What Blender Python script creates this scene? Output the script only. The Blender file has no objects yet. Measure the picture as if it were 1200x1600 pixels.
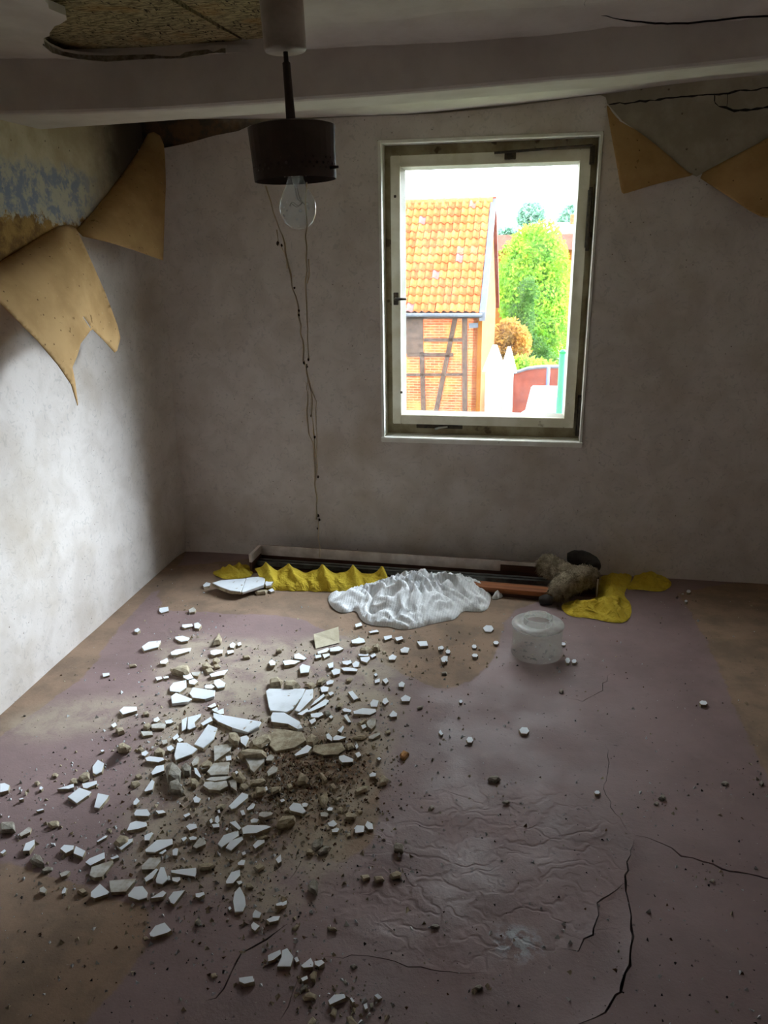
import bpy, bmesh, math, random
import numpy as np
from mathutils import Vector, Matrix, noise
from mathutils.geometry import delaunay_2d_cdt

random.seed(7)
RNG = np.random.default_rng(7)
scene = bpy.context.scene
COL = scene.collection
PI = math.pi

# ------------------------------------------------------------------ camera
F, CX, CY = 1202.0, 600.0, 800.0            # focal length and centre in pixels of the 1200x1600 frame
PITCH, YAW, ROLL, CAM_H = math.radians(18.5), math.radians(9.5), math.radians(0.8), 1.6
_f = np.array([-math.sin(YAW) * math.cos(PITCH), math.cos(YAW) * math.cos(PITCH), -math.sin(PITCH)])
_r = np.array([math.cos(YAW), math.sin(YAW), 0.0])
_u = np.cross(_r, _f)
_c, _s = math.cos(ROLL), math.sin(ROLL)
_r, _u = _c * _r - _s * _u, _s * _r + _c * _u
CAM = np.array([0.0, 0.0, CAM_H])
cam_data = bpy.data.cameras.new('camera')
cam_data.sensor_fit = 'VERTICAL'
cam_data.sensor_height = 36.0
cam_data.lens = F * 36.0 / 1600.0
cam_data.clip_start, cam_data.clip_end = 0.02, 500
cam = bpy.data.objects.new('camera', cam_data)
COL.objects.link(cam)
cam.matrix_world = Matrix(((_r[0], _u[0], -_f[0], 0), (_r[1], _u[1], -_f[1], 0), (_r[2], _u[2], -_f[2], CAM_H), (0, 0, 0, 1)))
scene.camera = cam

# ------------------------------------------------------------------ sky, sun, exposure
SKY = 3.9
world = bpy.data.worlds.new('overcast_sky')
scene.world = world
world.use_nodes = True
bg = world.node_tree.nodes['Background']
bg.inputs[0].default_value = (0.87, 0.94, 1.0, 1)
bg.inputs[1].default_value = SKY
sun_data = bpy.data.lights.new('sun', 'SUN')
sun_data.energy = 10.8
sun_data.angle = math.radians(44)
sun_data.color = (0.76, 0.87, 1.0)
sun = bpy.data.objects.new('sun', sun_data)
COL.objects.link(sun)
_az, _el = math.radians(50), math.radians(31)      # behind the houses, right of the window
_sd = Vector((-math.sin(_az) * math.cos(_el), -math.cos(_az) * math.cos(_el), -math.sin(_el)))
sun.rotation_euler = _sd.to_track_quat('-Z', 'Y').to_euler()
vs = scene.view_settings
vs.view_transform, vs.look = 'Standard', 'None'
vs.exposure, vs.gamma = 1.75, 1.0
vs.use_curve_mapping = False
scene.cycles.max_bounces = 16
scene.cycles.diffuse_bounces = 10
scene.cycles.transparent_max_bounces = 16


# ------------------------------------------------------------------ helpers
def ray(x, y):
    return _f + (x - CX) / F * _r - (y - CY) / F * _u


def at(x, y, ax, v):
    d = ray(x, y)
    return CAM + d * ((v - CAM[ax]) / d[ax])


def dep(x, y, t):
    return CAM + ray(x, y) * t


WALL_L = -1.825                                   # room side of the left wall
WB, WS = 3.905 - 0.019 * 1.82, 0.019              # back wall: y = WB - WS*x


def bw(x, z, off=0.0):
    return (x, WB - WS * x - off, z)


def pbw(px, py, off=0.0):
    d = ray(px, py)
    return CAM + d * ((WB - off) / (d[1] + WS * d[0]))


def srgb(r, g, b):
    f = lambda c: (c / 255 / 12.92) if c / 255 <= 0.04045 else ((c / 255 + 0.055) / 1.055) ** 2.4
    return (f(r), f(g), f(b), 1.0)


def tag(o, label=None, cat=None, group=None, kind=None):
    for k, v in (('label', label), ('category', cat), ('group', group), ('kind', kind)):
        if v:
            o[k] = v
    return o


def link(name, me, m=None, parent=None, loc=None, smooth=False):
    o = bpy.data.objects.new(name, me)
    COL.objects.link(o)
    if m is not None and not me.materials:
        for q in (m if isinstance(m, (list, tuple)) else [m]):
            me.materials.append(q)
    if loc is not None:
        o.location = loc
    if parent is not None:
        o.parent = parent
    if smooth:
        me.polygons.foreach_set('use_smooth', [True] * len(me.polygons))
    return o


def empty(name, loc=(0, 0, 0), rz=0.0):
    o = bpy.data.objects.new(name, None)
    o.empty_display_size = 0.05
    COL.objects.link(o)
    o.location = loc
    o.rotation_euler = (0, 0, rz)
    return o


def mesh_of(name, verts, faces):
    me = bpy.data.meshes.new(name)
    me.from_pydata([tuple(map(float, v)) for v in verts], [], [tuple(map(int, f)) for f in faces])
    me.validate()
    me.update()
    return me


def bm_mesh(name, bm):
    bmesh.ops.recalc_face_normals(bm, faces=bm.faces)
    me = bpy.data.meshes.new(name)
    bm.to_mesh(me)
    bm.free()
    return me


def add_box(bm, x0, x1, y0, y1, z0, z1, bevel=0.0, mat=None):
    r = bmesh.ops.create_cube(bm, size=1.0)
    vs_ = r['verts']
    for v in vs_:
        v.co = Vector((x0 + (v.co.x + .5) * (x1 - x0), y0 + (v.co.y + .5) * (y1 - y0), z0 + (v.co.z + .5) * (z1 - z0)))
    if mat is not None:
        bmesh.ops.transform(bm, matrix=mat, verts=vs_, space=Matrix.Identity(4))
    if bevel:
        es = list({e for v in vs_ for e in v.link_edges})
        bmesh.ops.bevel(bm, geom=es, offset=bevel, segments=2, affect='EDGES')


def box(name, x0, x1, y0, y1, z0, z1, m, parent=None, bevel=0.0):
    bm = bmesh.new()
    add_box(bm, x0, x1, y0, y1, z0, z1, bevel)
    return link(name, bm_mesh(name, bm), m, parent)


def lathe(name, prof, m, parent=None, seg=40, loc=None, closed=False):
    verts, faces = [], []
    n = len(prof)
    for i in range(seg):
        a = 2 * PI * i / seg
        for (r, z) in prof:
            verts.append((r * math.cos(a), r * math.sin(a), z))
    rows = n if closed else n - 1
    for i in range(seg):
        j = (i + 1) % seg
        for k in range(rows):
            l = (k + 1) % n
            faces.append((i * n + k, j * n + k, j * n + l, i * n + l))
    me = mesh_of(name, verts, faces)
    bm = bmesh.new()
    bm.from_mesh(me)
    bmesh.ops.remove_doubles(bm, verts=bm.verts, dist=1e-6)
    bpy.data.meshes.remove(me)
    o = link(name, bm_mesh(name, bm), m, parent, loc, smooth=True)
    return o


def tube_data(pts, rad, seg=6):
    """verts, faces of a tube through pts; rad is a number or one per point"""
    pts = [Vector(p) for p in pts]
    verts, faces = [], []
    n = len(pts)
    ref = Vector((0.31, 0.85, 0.42))
    for i, p in enumerate(pts):
        t = (pts[min(i + 1, n - 1)] - pts[max(i - 1, 0)]).normalized()
        a = t.cross(ref).normalized()
        b = t.cross(a)
        r = rad[i] if isinstance(rad, (list, tuple)) else rad
        for k in range(seg):
            an = 2 * PI * k / seg
            verts.append(p + (a * math.cos(an) + b * math.sin(an)) * r)
    for i in range(n - 1):
        for k in range(seg):
            l = (k + 1) % seg
            faces.append((i * seg + k, i * seg + l, (i + 1) * seg + l, (i + 1) * seg + k))
    faces.append(tuple(range(seg))[::-1])
    faces.append(tuple((n - 1) * seg + k for k in range(seg)))
    return verts, faces


def tube(name, pts, rad, m, parent=None, seg=8, smooth=True):
    v, f = tube_data(pts, rad, seg)
    return link(name, mesh_of(name, v, f), m, parent, smooth=smooth)


def in_poly(pts, poly):
    pts = np.asarray(pts, float)
    poly = np.asarray(poly, float)
    x, y = pts[:, 0], pts[:, 1]
    res = np.zeros(len(pts), bool)
    j = len(poly) - 1
    for i in range(len(poly)):
        xi, yi, xj, yj = *poly[i], *poly[j]
        c = (yi > y) != (yj > y)
        with np.errstate(divide='ignore', invalid='ignore'):
            xx = (xj - xi) * (y - yi) / (yj - yi) + xi
        res ^= c & (x < xx)
        j = i
    return res


def poly_dist(pts, poly, closed=True):
    pts = np.asarray(pts, float)
    poly = np.asarray(poly, float)
    best = np.full(len(pts), 1e9)
    n = len(poly)
    for i in range(n if closed else n - 1):
        a, b = poly[i], poly[(i + 1) % n]
        ab = b - a
        t = np.clip(((pts - a) @ ab) / max(ab @ ab, 1e-12), 0, 1)
        d = np.linalg.norm(pts - (a + t[:, None] * ab), axis=1)
        best = np.minimum(best, d)
    return best


def resample(poly, step, closed=True):
    out = []
    n = len(poly)
    for i in range(n if closed else n - 1):
        a, b = np.array(poly[i], float), np.array(poly[(i + 1) % n], float)
        k = max(1, int(np.linalg.norm(b - a) / step))
        for q in range(k):
            out.append(a + (b - a) * q / k)
    if not closed:
        out.append(np.array(poly[-1], float))
    return out


def smooth_poly(poly, it=2, closed=True):
    p = [np.array(q, float) for q in poly]
    for _ in range(it):
        q = []
        n = len(p)
        for i in range(n if closed else n - 1):
            a, b = p[i], p[(i + 1) % n]
            q += [a * .75 + b * .25, a * .25 + b * .75]
        if not closed:
            q = [p[0]] + q + [p[-1]]
        p = q
    return p


def plate(outline, holes=(), step=0.05, edge_step=None, keep=0.35, jitter=0.2):
    """triangulated flat patch: list of 2D points and triangles inside outline and outside holes"""
    es = edge_step or step
    verts, edges = [], []
    for lp in [outline] + list(holes):
        rs = resample(lp, es)
        b = len(verts)
        verts += [tuple(p) for p in rs]
        edges += [(b + i, b + (i + 1) % len(rs)) for i in range(len(rs))]
    o = np.asarray(outline, float)
    x0, y0 = o.min(0)
    x1, y1 = o.max(0)
    nx, ny = max(2, int((x1 - x0) / step)), max(2, int((y1 - y0) / step))
    gx, gy = np.meshgrid(np.linspace(x0, x1, nx + 1), np.linspace(y0, y1, ny + 1))
    g = np.stack([gx.ravel(), gy.ravel()], 1)
    g += RNG.uniform(-jitter, jitter, g.shape) * step
    ok = in_poly(g, o) & (poly_dist(g, o) > keep * step)
    for h in holes:
        ok &= ~in_poly(g, h) & (poly_dist(g, h) > keep * min(step, es * 2))
    verts += [tuple(p) for p in g[ok]]
    v2, _, f2, _, _, _ = delaunay_2d_cdt([Vector(v) for v in verts], edges, [], 0, 1e-7)
    V = np.array([(v.x, v.y) for v in v2])
    T = np.array([t for t in f2 if len(t) == 3])
    cen = V[T].mean(1)
    ok = in_poly(cen, o)
    for h in holes:
        ok &= ~in_poly(cen, h)
    T = T[ok]
    # counter-clockwise
    a, b, c = V[T[:, 0]], V[T[:, 1]], V[T[:, 2]]
    cr = (b[:, 0] - a[:, 0]) * (c[:, 1] - a[:, 1]) - (b[:, 1] - a[:, 1]) * (c[:, 0] - a[:, 0])
    T[cr < 0] = T[cr < 0][:, ::-1]
    used = np.unique(T)
    mp = -np.ones(len(V), int)
    mp[used] = np.arange(len(used))
    return V[used], mp[T]


def solidify(o, t, offset=-1.0):
    m = o.modifiers.new('thickness', 'SOLIDIFY')
    m.thickness = t
    m.offset = offset
    return o


def nz(x, y=0.0, z=0.0):
    return noise.noise(Vector((x, y, z)))


# ------------------------------------------------------------------ materials
def new_mat(name):
    m = bpy.data.materials.new(name)
    m.use_nodes = True
    nt = m.node_tree
    nt.nodes.clear()
    out = nt.nodes.new('ShaderNodeOutputMaterial')
    return m, nt, out


class N:
    """small node builder"""
    def __init__(self, nt):
        self.nt = nt
        self.co = None

    def node(self, typ, **kw):
        n = self.nt.nodes.new(typ)
        for k, v in kw.items():
            setattr(n, k, v)
        return n

    def put(self, sock, v):
        if hasattr(v, 'is_linked') or hasattr(v, 'links'):
            self.nt.links.new(v, sock)
        elif isinstance(v, (tuple, list)):
            sock.default_value = v if len(sock.default_value) == len(v) else tuple(v)[:len(sock.default_value)]
        else:
            sock.default_value = v

    def coord(self, kind='Object'):
        if kind == 'World':
            return self.node('ShaderNodeNewGeometry').outputs['Position']
        if self.co is None:
            self.co = self.node('ShaderNodeTexCoord')
        return self.co.outputs[kind]

    def mapping(self, vec, scale=(1, 1, 1), rot=(0, 0, 0), loc=(0, 0, 0)):
        n = self.node('ShaderNodeMapping')
        self.put(n.inputs['Vector'], vec)
        n.inputs['Scale'].default_value = scale
        n.inputs['Rotation'].default_value = rot
        n.inputs['Location'].default_value = loc
        return n.outputs[0]

    def noise(self, scale, detail=5, rough=0.55, vec=None, dist=0.0, color=False):
        n = self.node('ShaderNodeTexNoise')
        self.put(n.inputs['Vector'], vec if vec is not None else self.coord())
        n.inputs['Scale'].default_value = scale
        n.inputs['Detail'].default_value = detail
        n.inputs['Roughness'].default_value = rough
        n.inputs['Distortion'].default_value = dist
        return n.outputs['Color' if color else 'Fac']

    def voronoi(self, scale, vec=None, feature='F1', out='Distance', rnd=1.0):
        n = self.node('ShaderNodeTexVoronoi', feature=feature)
        self.put(n.inputs['Vector'], vec if vec is not None else self.coord())
        n.inputs['Scale'].default_value = scale
        n.inputs['Randomness'].default_value = rnd
        return n.outputs[out]

    def ramp(self, v, lo, hi, a=0.0, b=1.0):
        n = self.node('ShaderNodeMapRange', interpolation_type='SMOOTHSTEP')
        self.put(n.inputs[0], v)
        for i, q in enumerate((lo, hi, a, b)):
            n.inputs[i + 1].default_value = q
        return n.outputs[0]

    def math(self, op, a, b=0.0, c=0.0):
        n = self.node('ShaderNodeMath', operation=op)
        self.put(n.inputs[0], a)
        self.put(n.inputs[1], b)
        if op == 'MULTIPLY_ADD':
            self.put(n.inputs[2], c)
        return n.outputs[0]

    def mix(self, fac, a, b, blend='MIX'):
        n = self.node('ShaderNodeMix', data_type='RGBA', blend_type=blend)
        self.put(n.inputs[0], fac)
        self.put(n.inputs[6], a)
        self.put(n.inputs[7], b)
        return n.outputs[2]

    def attr(self, name):
        n = self.node('ShaderNodeAttribute', attribute_name=name)
        return n.outputs['Fac']

    def bump(self, h, strength=0.3, dist=0.01, normal=None):
        n = self.node('ShaderNodeBump')
        self.put(n.inputs['Height'], h)
        n.inputs['Strength'].default_value = strength
        n.inputs['Distance'].default_value = dist
        if normal is not None:
            self.put(n.inputs['Normal'], normal)
        return n.outputs[0]

    def bsdf(self, color, rough=0.8, normal=None, metal=0.0, spec=0.3):
        n = self.node('ShaderNodeBsdfPrincipled')
        self.put(n.inputs['Base Color'], color)
        self.put(n.inputs['Roughness'], rough)
        n.inputs['Metallic'].default_value = metal
        n.inputs['Specular IOR Level'].default_value = spec
        if normal is not None:
            self.put(n.inputs['Normal'], normal)
        return n.outputs[0]


def plain(name, c1, c2=None, scale=8, rough=0.8, bump=0.15, bscale=60, bdist=0.003, metal=0.0, spec=0.3, coord='Object',
          stretch=(1, 1, 1), lo=0.35, hi=0.65, spots=None):
    m, nt, out = new_mat(name)
    n = N(nt)
    vec = n.mapping(n.coord(coord), stretch)
    col = c1
    if c2:
        col = n.mix(n.ramp(n.noise(scale, 6, 0.6, vec), lo, hi), c1, c2)
    if spots:
        sc, sm, thr = spots
        col = n.mix(n.ramp(n.noise(sm, 3, 0.5, vec), thr, thr + 0.06), col, sc)
    nor = n.bump(n.noise(bscale, 5, 0.6, vec), bump, bdist) if bump else None
    nt.links.new(n.bsdf(col, rough, nor, metal, spec), out.inputs[0])
    return m


MAT = {}
MAT['plaster_dust'] = plain('plaster_dust', srgb(205, 208, 210), srgb(176, 176, 172), 30, 0.9, 0.25, 90)
MAT['shard_white'] = plain('shard_white', srgb(226, 230, 234), srgb(205, 208, 210), 14, 0.75, 0.12, 160, 0.001, lo=.45, hi=.8,
                           spots=(srgb(150, 132, 108), 26, .68))
MAT['shard_dirty'] = plain('shard_dirty', srgb(196, 194, 188), srgb(160, 150, 134), 30, 0.85, 0.25, 120, 0.001)
MAT['rubble_tan'] = plain('rubble_tan', srgb(180, 167, 142), srgb(140, 125, 102), 40, 0.95, 0.6, 130, 0.003)
MAT['rubble_grey'] = plain('rubble_grey', srgb(160, 154, 142), srgb(120, 112, 98), 45, 0.95, 0.6, 130, 0.003)
MAT['rubble_orange'] = plain('rubble_orange', srgb(190, 140, 90), srgb(150, 105, 62), 40, 0.95, 0.5, 130, 0.003)
MAT['earth'] = plain('earth', srgb(112, 82, 56), srgb(78, 56, 38), 60, 0.98, 0.6, 200, 0.003)
MAT['dark_bit'] = plain('dark_bit', srgb(48, 42, 38), srgb(30, 27, 25), 60, 0.95, 0.4, 150)
MAT['window_paint'] = plain('window_paint', srgb(222, 216, 198), srgb(208, 200, 176), 9, 0.55, 0.12, 60, 0.001,
                            spots=(srgb(120, 100, 74), 11, .70))
MAT['casing_paint'] = plain('casing_paint', srgb(230, 228, 220), srgb(214, 210, 198), 9, 0.5, 0.1, 60, 0.001,
                            spots=(srgb(112, 94, 74), 14, .72))
MAT['frame_dirt_shade'] = plain('frame_dirt_shade', srgb(168, 158, 130), srgb(136, 122, 94), 9, 0.6, 0.12, 60, 0.001,  # dirty olive paint, darkened further for the shade of the recess
                           spots=(srgb(92, 76, 56), 11, .62))
MAT['iron'] = plain('iron', srgb(52, 47, 42), srgb(84, 72, 58), 40, 0.65, 0.3, 120, 0.001, metal=0.4)
MAT['lamp_metal'] = plain('lamp_metal', srgb(84, 70, 60), srgb(72, 60, 51), 20, 0.55, 0.05, 200, 0.0005)
MAT['lamp_cream'] = plain('lamp_cream', srgb(196, 184, 168), srgb(170, 158, 140), 20, 0.5, 0.05, 100, 0.0005)
MAT['chrome'] = plain('chrome', srgb(190, 190, 188), None, rough=0.35, bump=0, metal=1.0)
MAT['pelmet_white'] = plain('pelmet_white', srgb(212, 200, 190), srgb(186, 170, 158), 12, 0.7, 0.15, 60, 0.001,
                            spots=(srgb(110, 80, 62), 16, .70))
MAT['pelmet_brown'] = plain('pelmet_brown', srgb(84, 52, 38), srgb(62, 38, 28), 14, 0.55, 0.15, 60, 0.001, stretch=(.3, 3, 3))
MAT['wood_orange'] = plain('wood_orange', srgb(160, 98, 58), srgb(122, 72, 42), 14, 0.6, 0.2, 60, 0.001, stretch=(.25, 4, 4))
MAT['aluminium'] = plain('aluminium', srgb(120, 122, 118), srgb(96, 96, 92), 20, 0.45, 0.05, 90, 0.0005, metal=0.7)
MAT['fur'] = plain('fur', srgb(176, 160, 134), srgb(112, 98, 76), 24, 0.95, 0.9, 90, 0.01)
MAT['dark_rag'] = plain('dark_rag', srgb(66, 60, 55), srgb(46, 42, 39), 16, 0.95, 0.4, 90, 0.004)

MAT['dust_clump'] = plain('dust_clump', srgb(120, 104, 84), srgb(70, 58, 46), 90, 0.95, 0.3, 200)
MAT['paper_edge'] = plain('paper_edge', srgb(200, 186, 150), srgb(150, 130, 90), 30, 0.9, 0.1, 90)
MAT['subfloor'] = plain('subfloor', srgb(58, 46, 40), srgb(40, 32, 28), 10, 0.95, 0.3, 60)


def mat_wallpaper():
    m, nt, out = new_mat('wallpaper')
    n = N(nt)
    p = n.coord('World')
    a = n.noise(7, 4, 0.6, p, .6)
    b = n.noise(26, 3, 0.5, p, 2.5)
    base = n.mix(n.ramp(a, .35, .7), srgb(206, 197, 190), srgb(192, 182, 174))
    base = n.mix(n.ramp(b, .58, .66, 0, .32), base, srgb(150, 146, 142))     # cloudy marble print
    c = n.noise(1.7, 4, 0.6, p)
    base = n.mix(n.ramp(c, .48, .72, 0, .55), base, srgb(164, 148, 126))     # yellowed, damp
    sp = n.voronoi(26, p)
    base = n.mix(n.ramp(sp, .10, .03, 0, 1), base, n.mix(n.ramp(n.noise(5, 2, .5, p), .5, .62), base, srgb(92, 80, 66)))   # fly specks
    nt.links.new(n.bsdf(base, 0.8, n.bump(n.math('ADD', n.noise(6, 4, .6, p), n.math('MULTIPLY', n.noise(120, 3, .6, p), .12)), .22, .012), 0, .25), out.inputs[0])
    return m


def mat_wall_left():
    """bare upper wall: cream and tan distemper with blue remnants and brown paper shreds"""
    m, nt, out = new_mat('bare_plaster')
    n = N(nt)
    p = n.coord('World')
    base = n.mix(n.ramp(n.noise(5, 6, .65, p), .35, .65), srgb(188, 174, 146), srgb(166, 150, 120))
    sep = n.node('ShaderNodeSeparateXYZ')
    n.put(sep.inputs[0], p)
    z = sep.outputs['Z']
    y = sep.outputs['Y']
    nb = n.noise(7, 6, .7, p, .6)
    zz = n.math('MULTIPLY_ADD', nb, .22, z)
    inb = n.math('MULTIPLY', n.ramp(zz, 1.83, 1.88), n.ramp(zz, 2.08, 2.02))
    inb = n.math('MULTIPLY', inb, n.ramp(y, 3.5, 3.2))
    blue = n.mix(n.ramp(n.noise(16, 5, .7, p), .42, .56), srgb(128, 134, 146), srgb(176, 168, 148))
    base = n.mix(inb, base, blue)
    low = n.math('MULTIPLY', n.ramp(n.math('MULTIPLY_ADD', n.noise(22, 5, .7, p), .16, zz), 1.955, 1.93), n.ramp(y, 3.75, 3.45))
    base = n.mix(low, base, n.mix(n.ramp(n.noise(12, 5, .7, p), .4, .6), srgb(150, 118, 66), srgb(112, 84, 46)))
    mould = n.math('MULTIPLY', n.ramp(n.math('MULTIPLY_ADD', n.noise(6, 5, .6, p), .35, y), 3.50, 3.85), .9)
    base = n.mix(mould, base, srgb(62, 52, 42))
    base = n.mix(n.ramp(n.voronoi(19, p), .09, .04, 0, .8), base, srgb(70, 56, 42))
    nt.links.new(n.bsdf(base, .95, n.bump(n.noise(30, 6, .7, p), .5, .008), 0, .2), out.inputs[0])
    return m


def mat_plaster_back():
    m, nt, out = new_mat('grey_plaster')
    n = N(nt)
    p = n.coord('World')
    base = n.mix(n.ramp(n.noise(5, 6, .65, p), .35, .65), srgb(168, 158, 140), srgb(146, 136, 118))
    sep = n.node('ShaderNodeSeparateXYZ')
    n.put(sep.inputs[0], p)
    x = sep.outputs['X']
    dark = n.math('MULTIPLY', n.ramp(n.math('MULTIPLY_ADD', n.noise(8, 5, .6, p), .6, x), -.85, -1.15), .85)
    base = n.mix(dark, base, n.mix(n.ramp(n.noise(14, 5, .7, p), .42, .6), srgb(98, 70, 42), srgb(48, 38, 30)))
    base = n.mix(n.ramp(n.voronoi(17, p), .10, .05, 0, .75), base, srgb(82, 66, 50))
    nt.links.new(n.bsdf(base, .95, n.bump(n.noise(30, 6, .7, p), .4, .006), 0, .2), out.inputs[0])
    return m


def mat_ceiling():
    m, nt, out = new_mat('ceiling_paint')
    n = N(nt)
    p = n.coord('World')
    base = n.mix(n.ramp(n.noise(4, 5, .6, p), .35, .7), srgb(206, 198, 190), srgb(190, 180, 172))
    nt.links.new(n.bsdf(base, .9, n.bump(n.noise(70, 5, .7, p), .2, .003), 0, .2), out.inputs[0])
    return m


def mat_reed():
    m, nt, out = new_mat('reed_board')
    n = N(nt)
    p = n.mapping(n.coord('World'), (34, 150, 30), (0, 0, .35))
    q = n.coord('World')
    st = n.noise(1.0, 4, .7, p)
    base = n.mix(n.ramp(st, .38, .6), srgb(92, 80, 56), srgb(170, 154, 116))
    base = n.mix(n.ramp(n.noise(1.0, 2, .5, n.mapping(q, (120, 40, 30), (0, 0, .9))), .62, .68), base, srgb(52, 42, 30))
    base = n.mix(n.ramp(n.noise(6, 4, .6, q), .52, .7, 0, .6), base, srgb(150, 112, 62))
    nt.links.new(n.bsdf(base, .95, n.bump(st, .7, .008), 0, .15), out.inputs[0])
    return m


def mat_flap():
    m, nt, out = new_mat('wallpaper_back')
    n = N(nt)
    p = n.coord('World')
    base = n.mix(n.ramp(n.noise(5, 5, .6, p), .35, .7), srgb(192, 156, 106), srgb(170, 134, 86))
    base = n.mix(n.ramp(n.voronoi(24, p), .11, .05, 0, .85), base, srgb(92, 62, 34))
    base = n.mix(n.ramp(n.noise(15, 5, .7, p), .66, .70, 0, .8), base, srgb(120, 88, 50))
    base = n.mix(n.ramp(n.noise(60, 3, .6, p), .70, .74, 0, .6), base, srgb(216, 196, 150))
    geo = n.node('ShaderNodeNewGeometry')
    front = n.bsdf(base, .85, n.bump(n.noise(50, 4, .6, p), .15, .003), 0, .2)
    tr = n.node('ShaderNodeBsdfTranslucent')
    n.put(tr.inputs[0], base)
    mx = n.node('ShaderNodeMixShader')
    mx.inputs[0].default_value = .12
    nt.links.new(front, mx.inputs[1])
    nt.links.new(tr.outputs[0], mx.inputs[2])
    nt.links.new(mx.outputs[0], out.inputs[0])
    return m


def mat_floor():
    m, nt, out = new_mat('painted_floor')
    n = N(nt)
    p = n.coord('World')
    jag = n.noise(11, 5, .65, p)
    base = n.mix(n.ramp(n.noise(3, 5, .6, p), .3, .7), srgb(136, 113, 110), srgb(120, 99, 96))
    base = n.mix(n.ramp(n.noise(7, 6, .7, p, .5), .56, .74, 0, .45), base, srgb(142, 122, 114))     # scuffs
    tan = n.ramp(n.math('MULTIPLY_ADD', jag, .06, n.attr('tan')), .022, .036)
    tcol = n.mix(n.ramp(n.noise(6, 6, .65, p), .35, .65), srgb(148, 122, 98), srgb(120, 100, 80))
    base = n.mix(n.math('MULTIPLY', tan, .85), base, tcol)
    dust_light = n.math('MULTIPLY', n.attr('dust'), n.ramp(n.noise(9, 7, .7, p, .4), .30, .62))  # rubble dust, plus the painted light streak in the same mask
    base = n.mix(dust_light, base, srgb(168, 154, 134))
    ear = n.math('MULTIPLY', n.attr('earth'), n.ramp(n.noise(22, 7, .75, p, .3), .32, .55))
    base = n.mix(ear, base, n.mix(n.ramp(n.noise(60, 4, .7, p), .4, .6), srgb(112, 84, 58), srgb(70, 50, 34)))
    base = n.mix(n.ramp(n.noise(46, 4, .6, p), .66, .70, 0, .7), base, srgb(66, 54, 50))            # dark grit
    base = n.mix(n.ramp(n.noise(75, 3, .6, p), .72, .75, 0, .6), base, srgb(176, 168, 158))         # pale grit
    pa = n.math('MULTIPLY', n.attr('chalk'), n.ramp(n.noise(30, 5, .7, p), .45, .58))
    base = n.mix(pa, base, srgb(176, 178, 182))
    # buckled, blistered area: closed cells with soft creases, only where the attribute says so
    wp = n.node('ShaderNodeVectorMath', operation='ADD')
    n.put(wp.inputs[0], p)
    nv = n.node('ShaderNodeVectorMath', operation='SCALE')
    n.put(nv.inputs[0], n.noise(6, 3, .6, p, 0, True))
    nv.inputs['Scale'].default_value = .30
    nt.links.new(nv.outputs[0], wp.inputs[1])
    vor = n.voronoi(8, n.mapping(wp.outputs[0], (1, 1.7, 0)), 'DISTANCE_TO_EDGE')
    cell = n.math('MULTIPLY', n.ramp(vor, 0, .16), n.attr('buckle'))
    h = n.math('ADD', n.math('MULTIPLY', cell, .26), n.math('MULTIPLY', n.noise(38, 6, .7, p), .28))
    h = n.math('ADD', h, n.math('MULTIPLY', n.noise(160, 3, .6, p), .12))
    rough = n.ramp(n.noise(5, 4, .6, p), .3, .7, .50, .74)
    rough = n.mix(n.math('MAXIMUM', dust_light, tan), rough, (.85, .85, .85, 1))
    nt.links.new(n.bsdf(base, rough, n.bump(h, .55, .010), 0, .35), out.inputs[0])
    return m


def mat_net():
    m, nt, out = new_mat('net_curtain')
    n = N(nt)
    p = n.coord('World')
    st = n.node('ShaderNodeTexWave', wave_type='BANDS', bands_direction='X')
    n.put(st.inputs['Vector'], n.mapping(p, (1, .35, 1), (0, 0, .25)))
    st.inputs['Scale'].default_value = 28
    st.inputs['Distortion'].default_value = 5
    st.inputs['Detail'].default_value = 2
    st.inputs['Detail Scale'].default_value = .7
    base = n.mix(n.ramp(st.outputs['Fac'], .25, .75), srgb(222, 222, 222), srgb(232, 232, 232))
    base = n.mix(n.ramp(n.noise(9, 5, .6, p), .52, .75, 0, .5), base, srgb(178, 172, 164))
    h = n.math('ADD', n.math('MULTIPLY', st.outputs['Fac'], .10), n.noise(26, 5, .6, p))
    nt.links.new(n.bsdf(base, .9, n.bump(h, .7, .008), 0, .15), out.inputs[0])
    return m


def mat_yellow(name, a, b):
    m, nt, out = new_mat(name)
    n = N(nt)
    p = n.coord('World')
    base = n.mix(n.ramp(n.noise(11, 5, .6, p), .35, .7), a, b)
    base = n.mix(n.ramp(n.noise(40, 4, .7, p), .66, .72, 0, .5), base, srgb(110, 92, 40))
    rd = n.math('ABSOLUTE', n.math('SUBTRACT', n.noise(13, 3, .5, p, .8), .5))
    rd2 = n.math('ABSOLUTE', n.math('SUBTRACT', n.noise(30, 3, .5, p, .6), .5))
    h = n.math('ADD', n.math('MULTIPLY', n.ramp(rd, .0, .14), -1.0), n.math('MULTIPLY', n.ramp(rd2, .0, .14), -.35))
    nt.links.new(n.bsdf(base, .85, n.bump(h, .42, .014), 0, .15), out.inputs[0])
    return m


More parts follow.
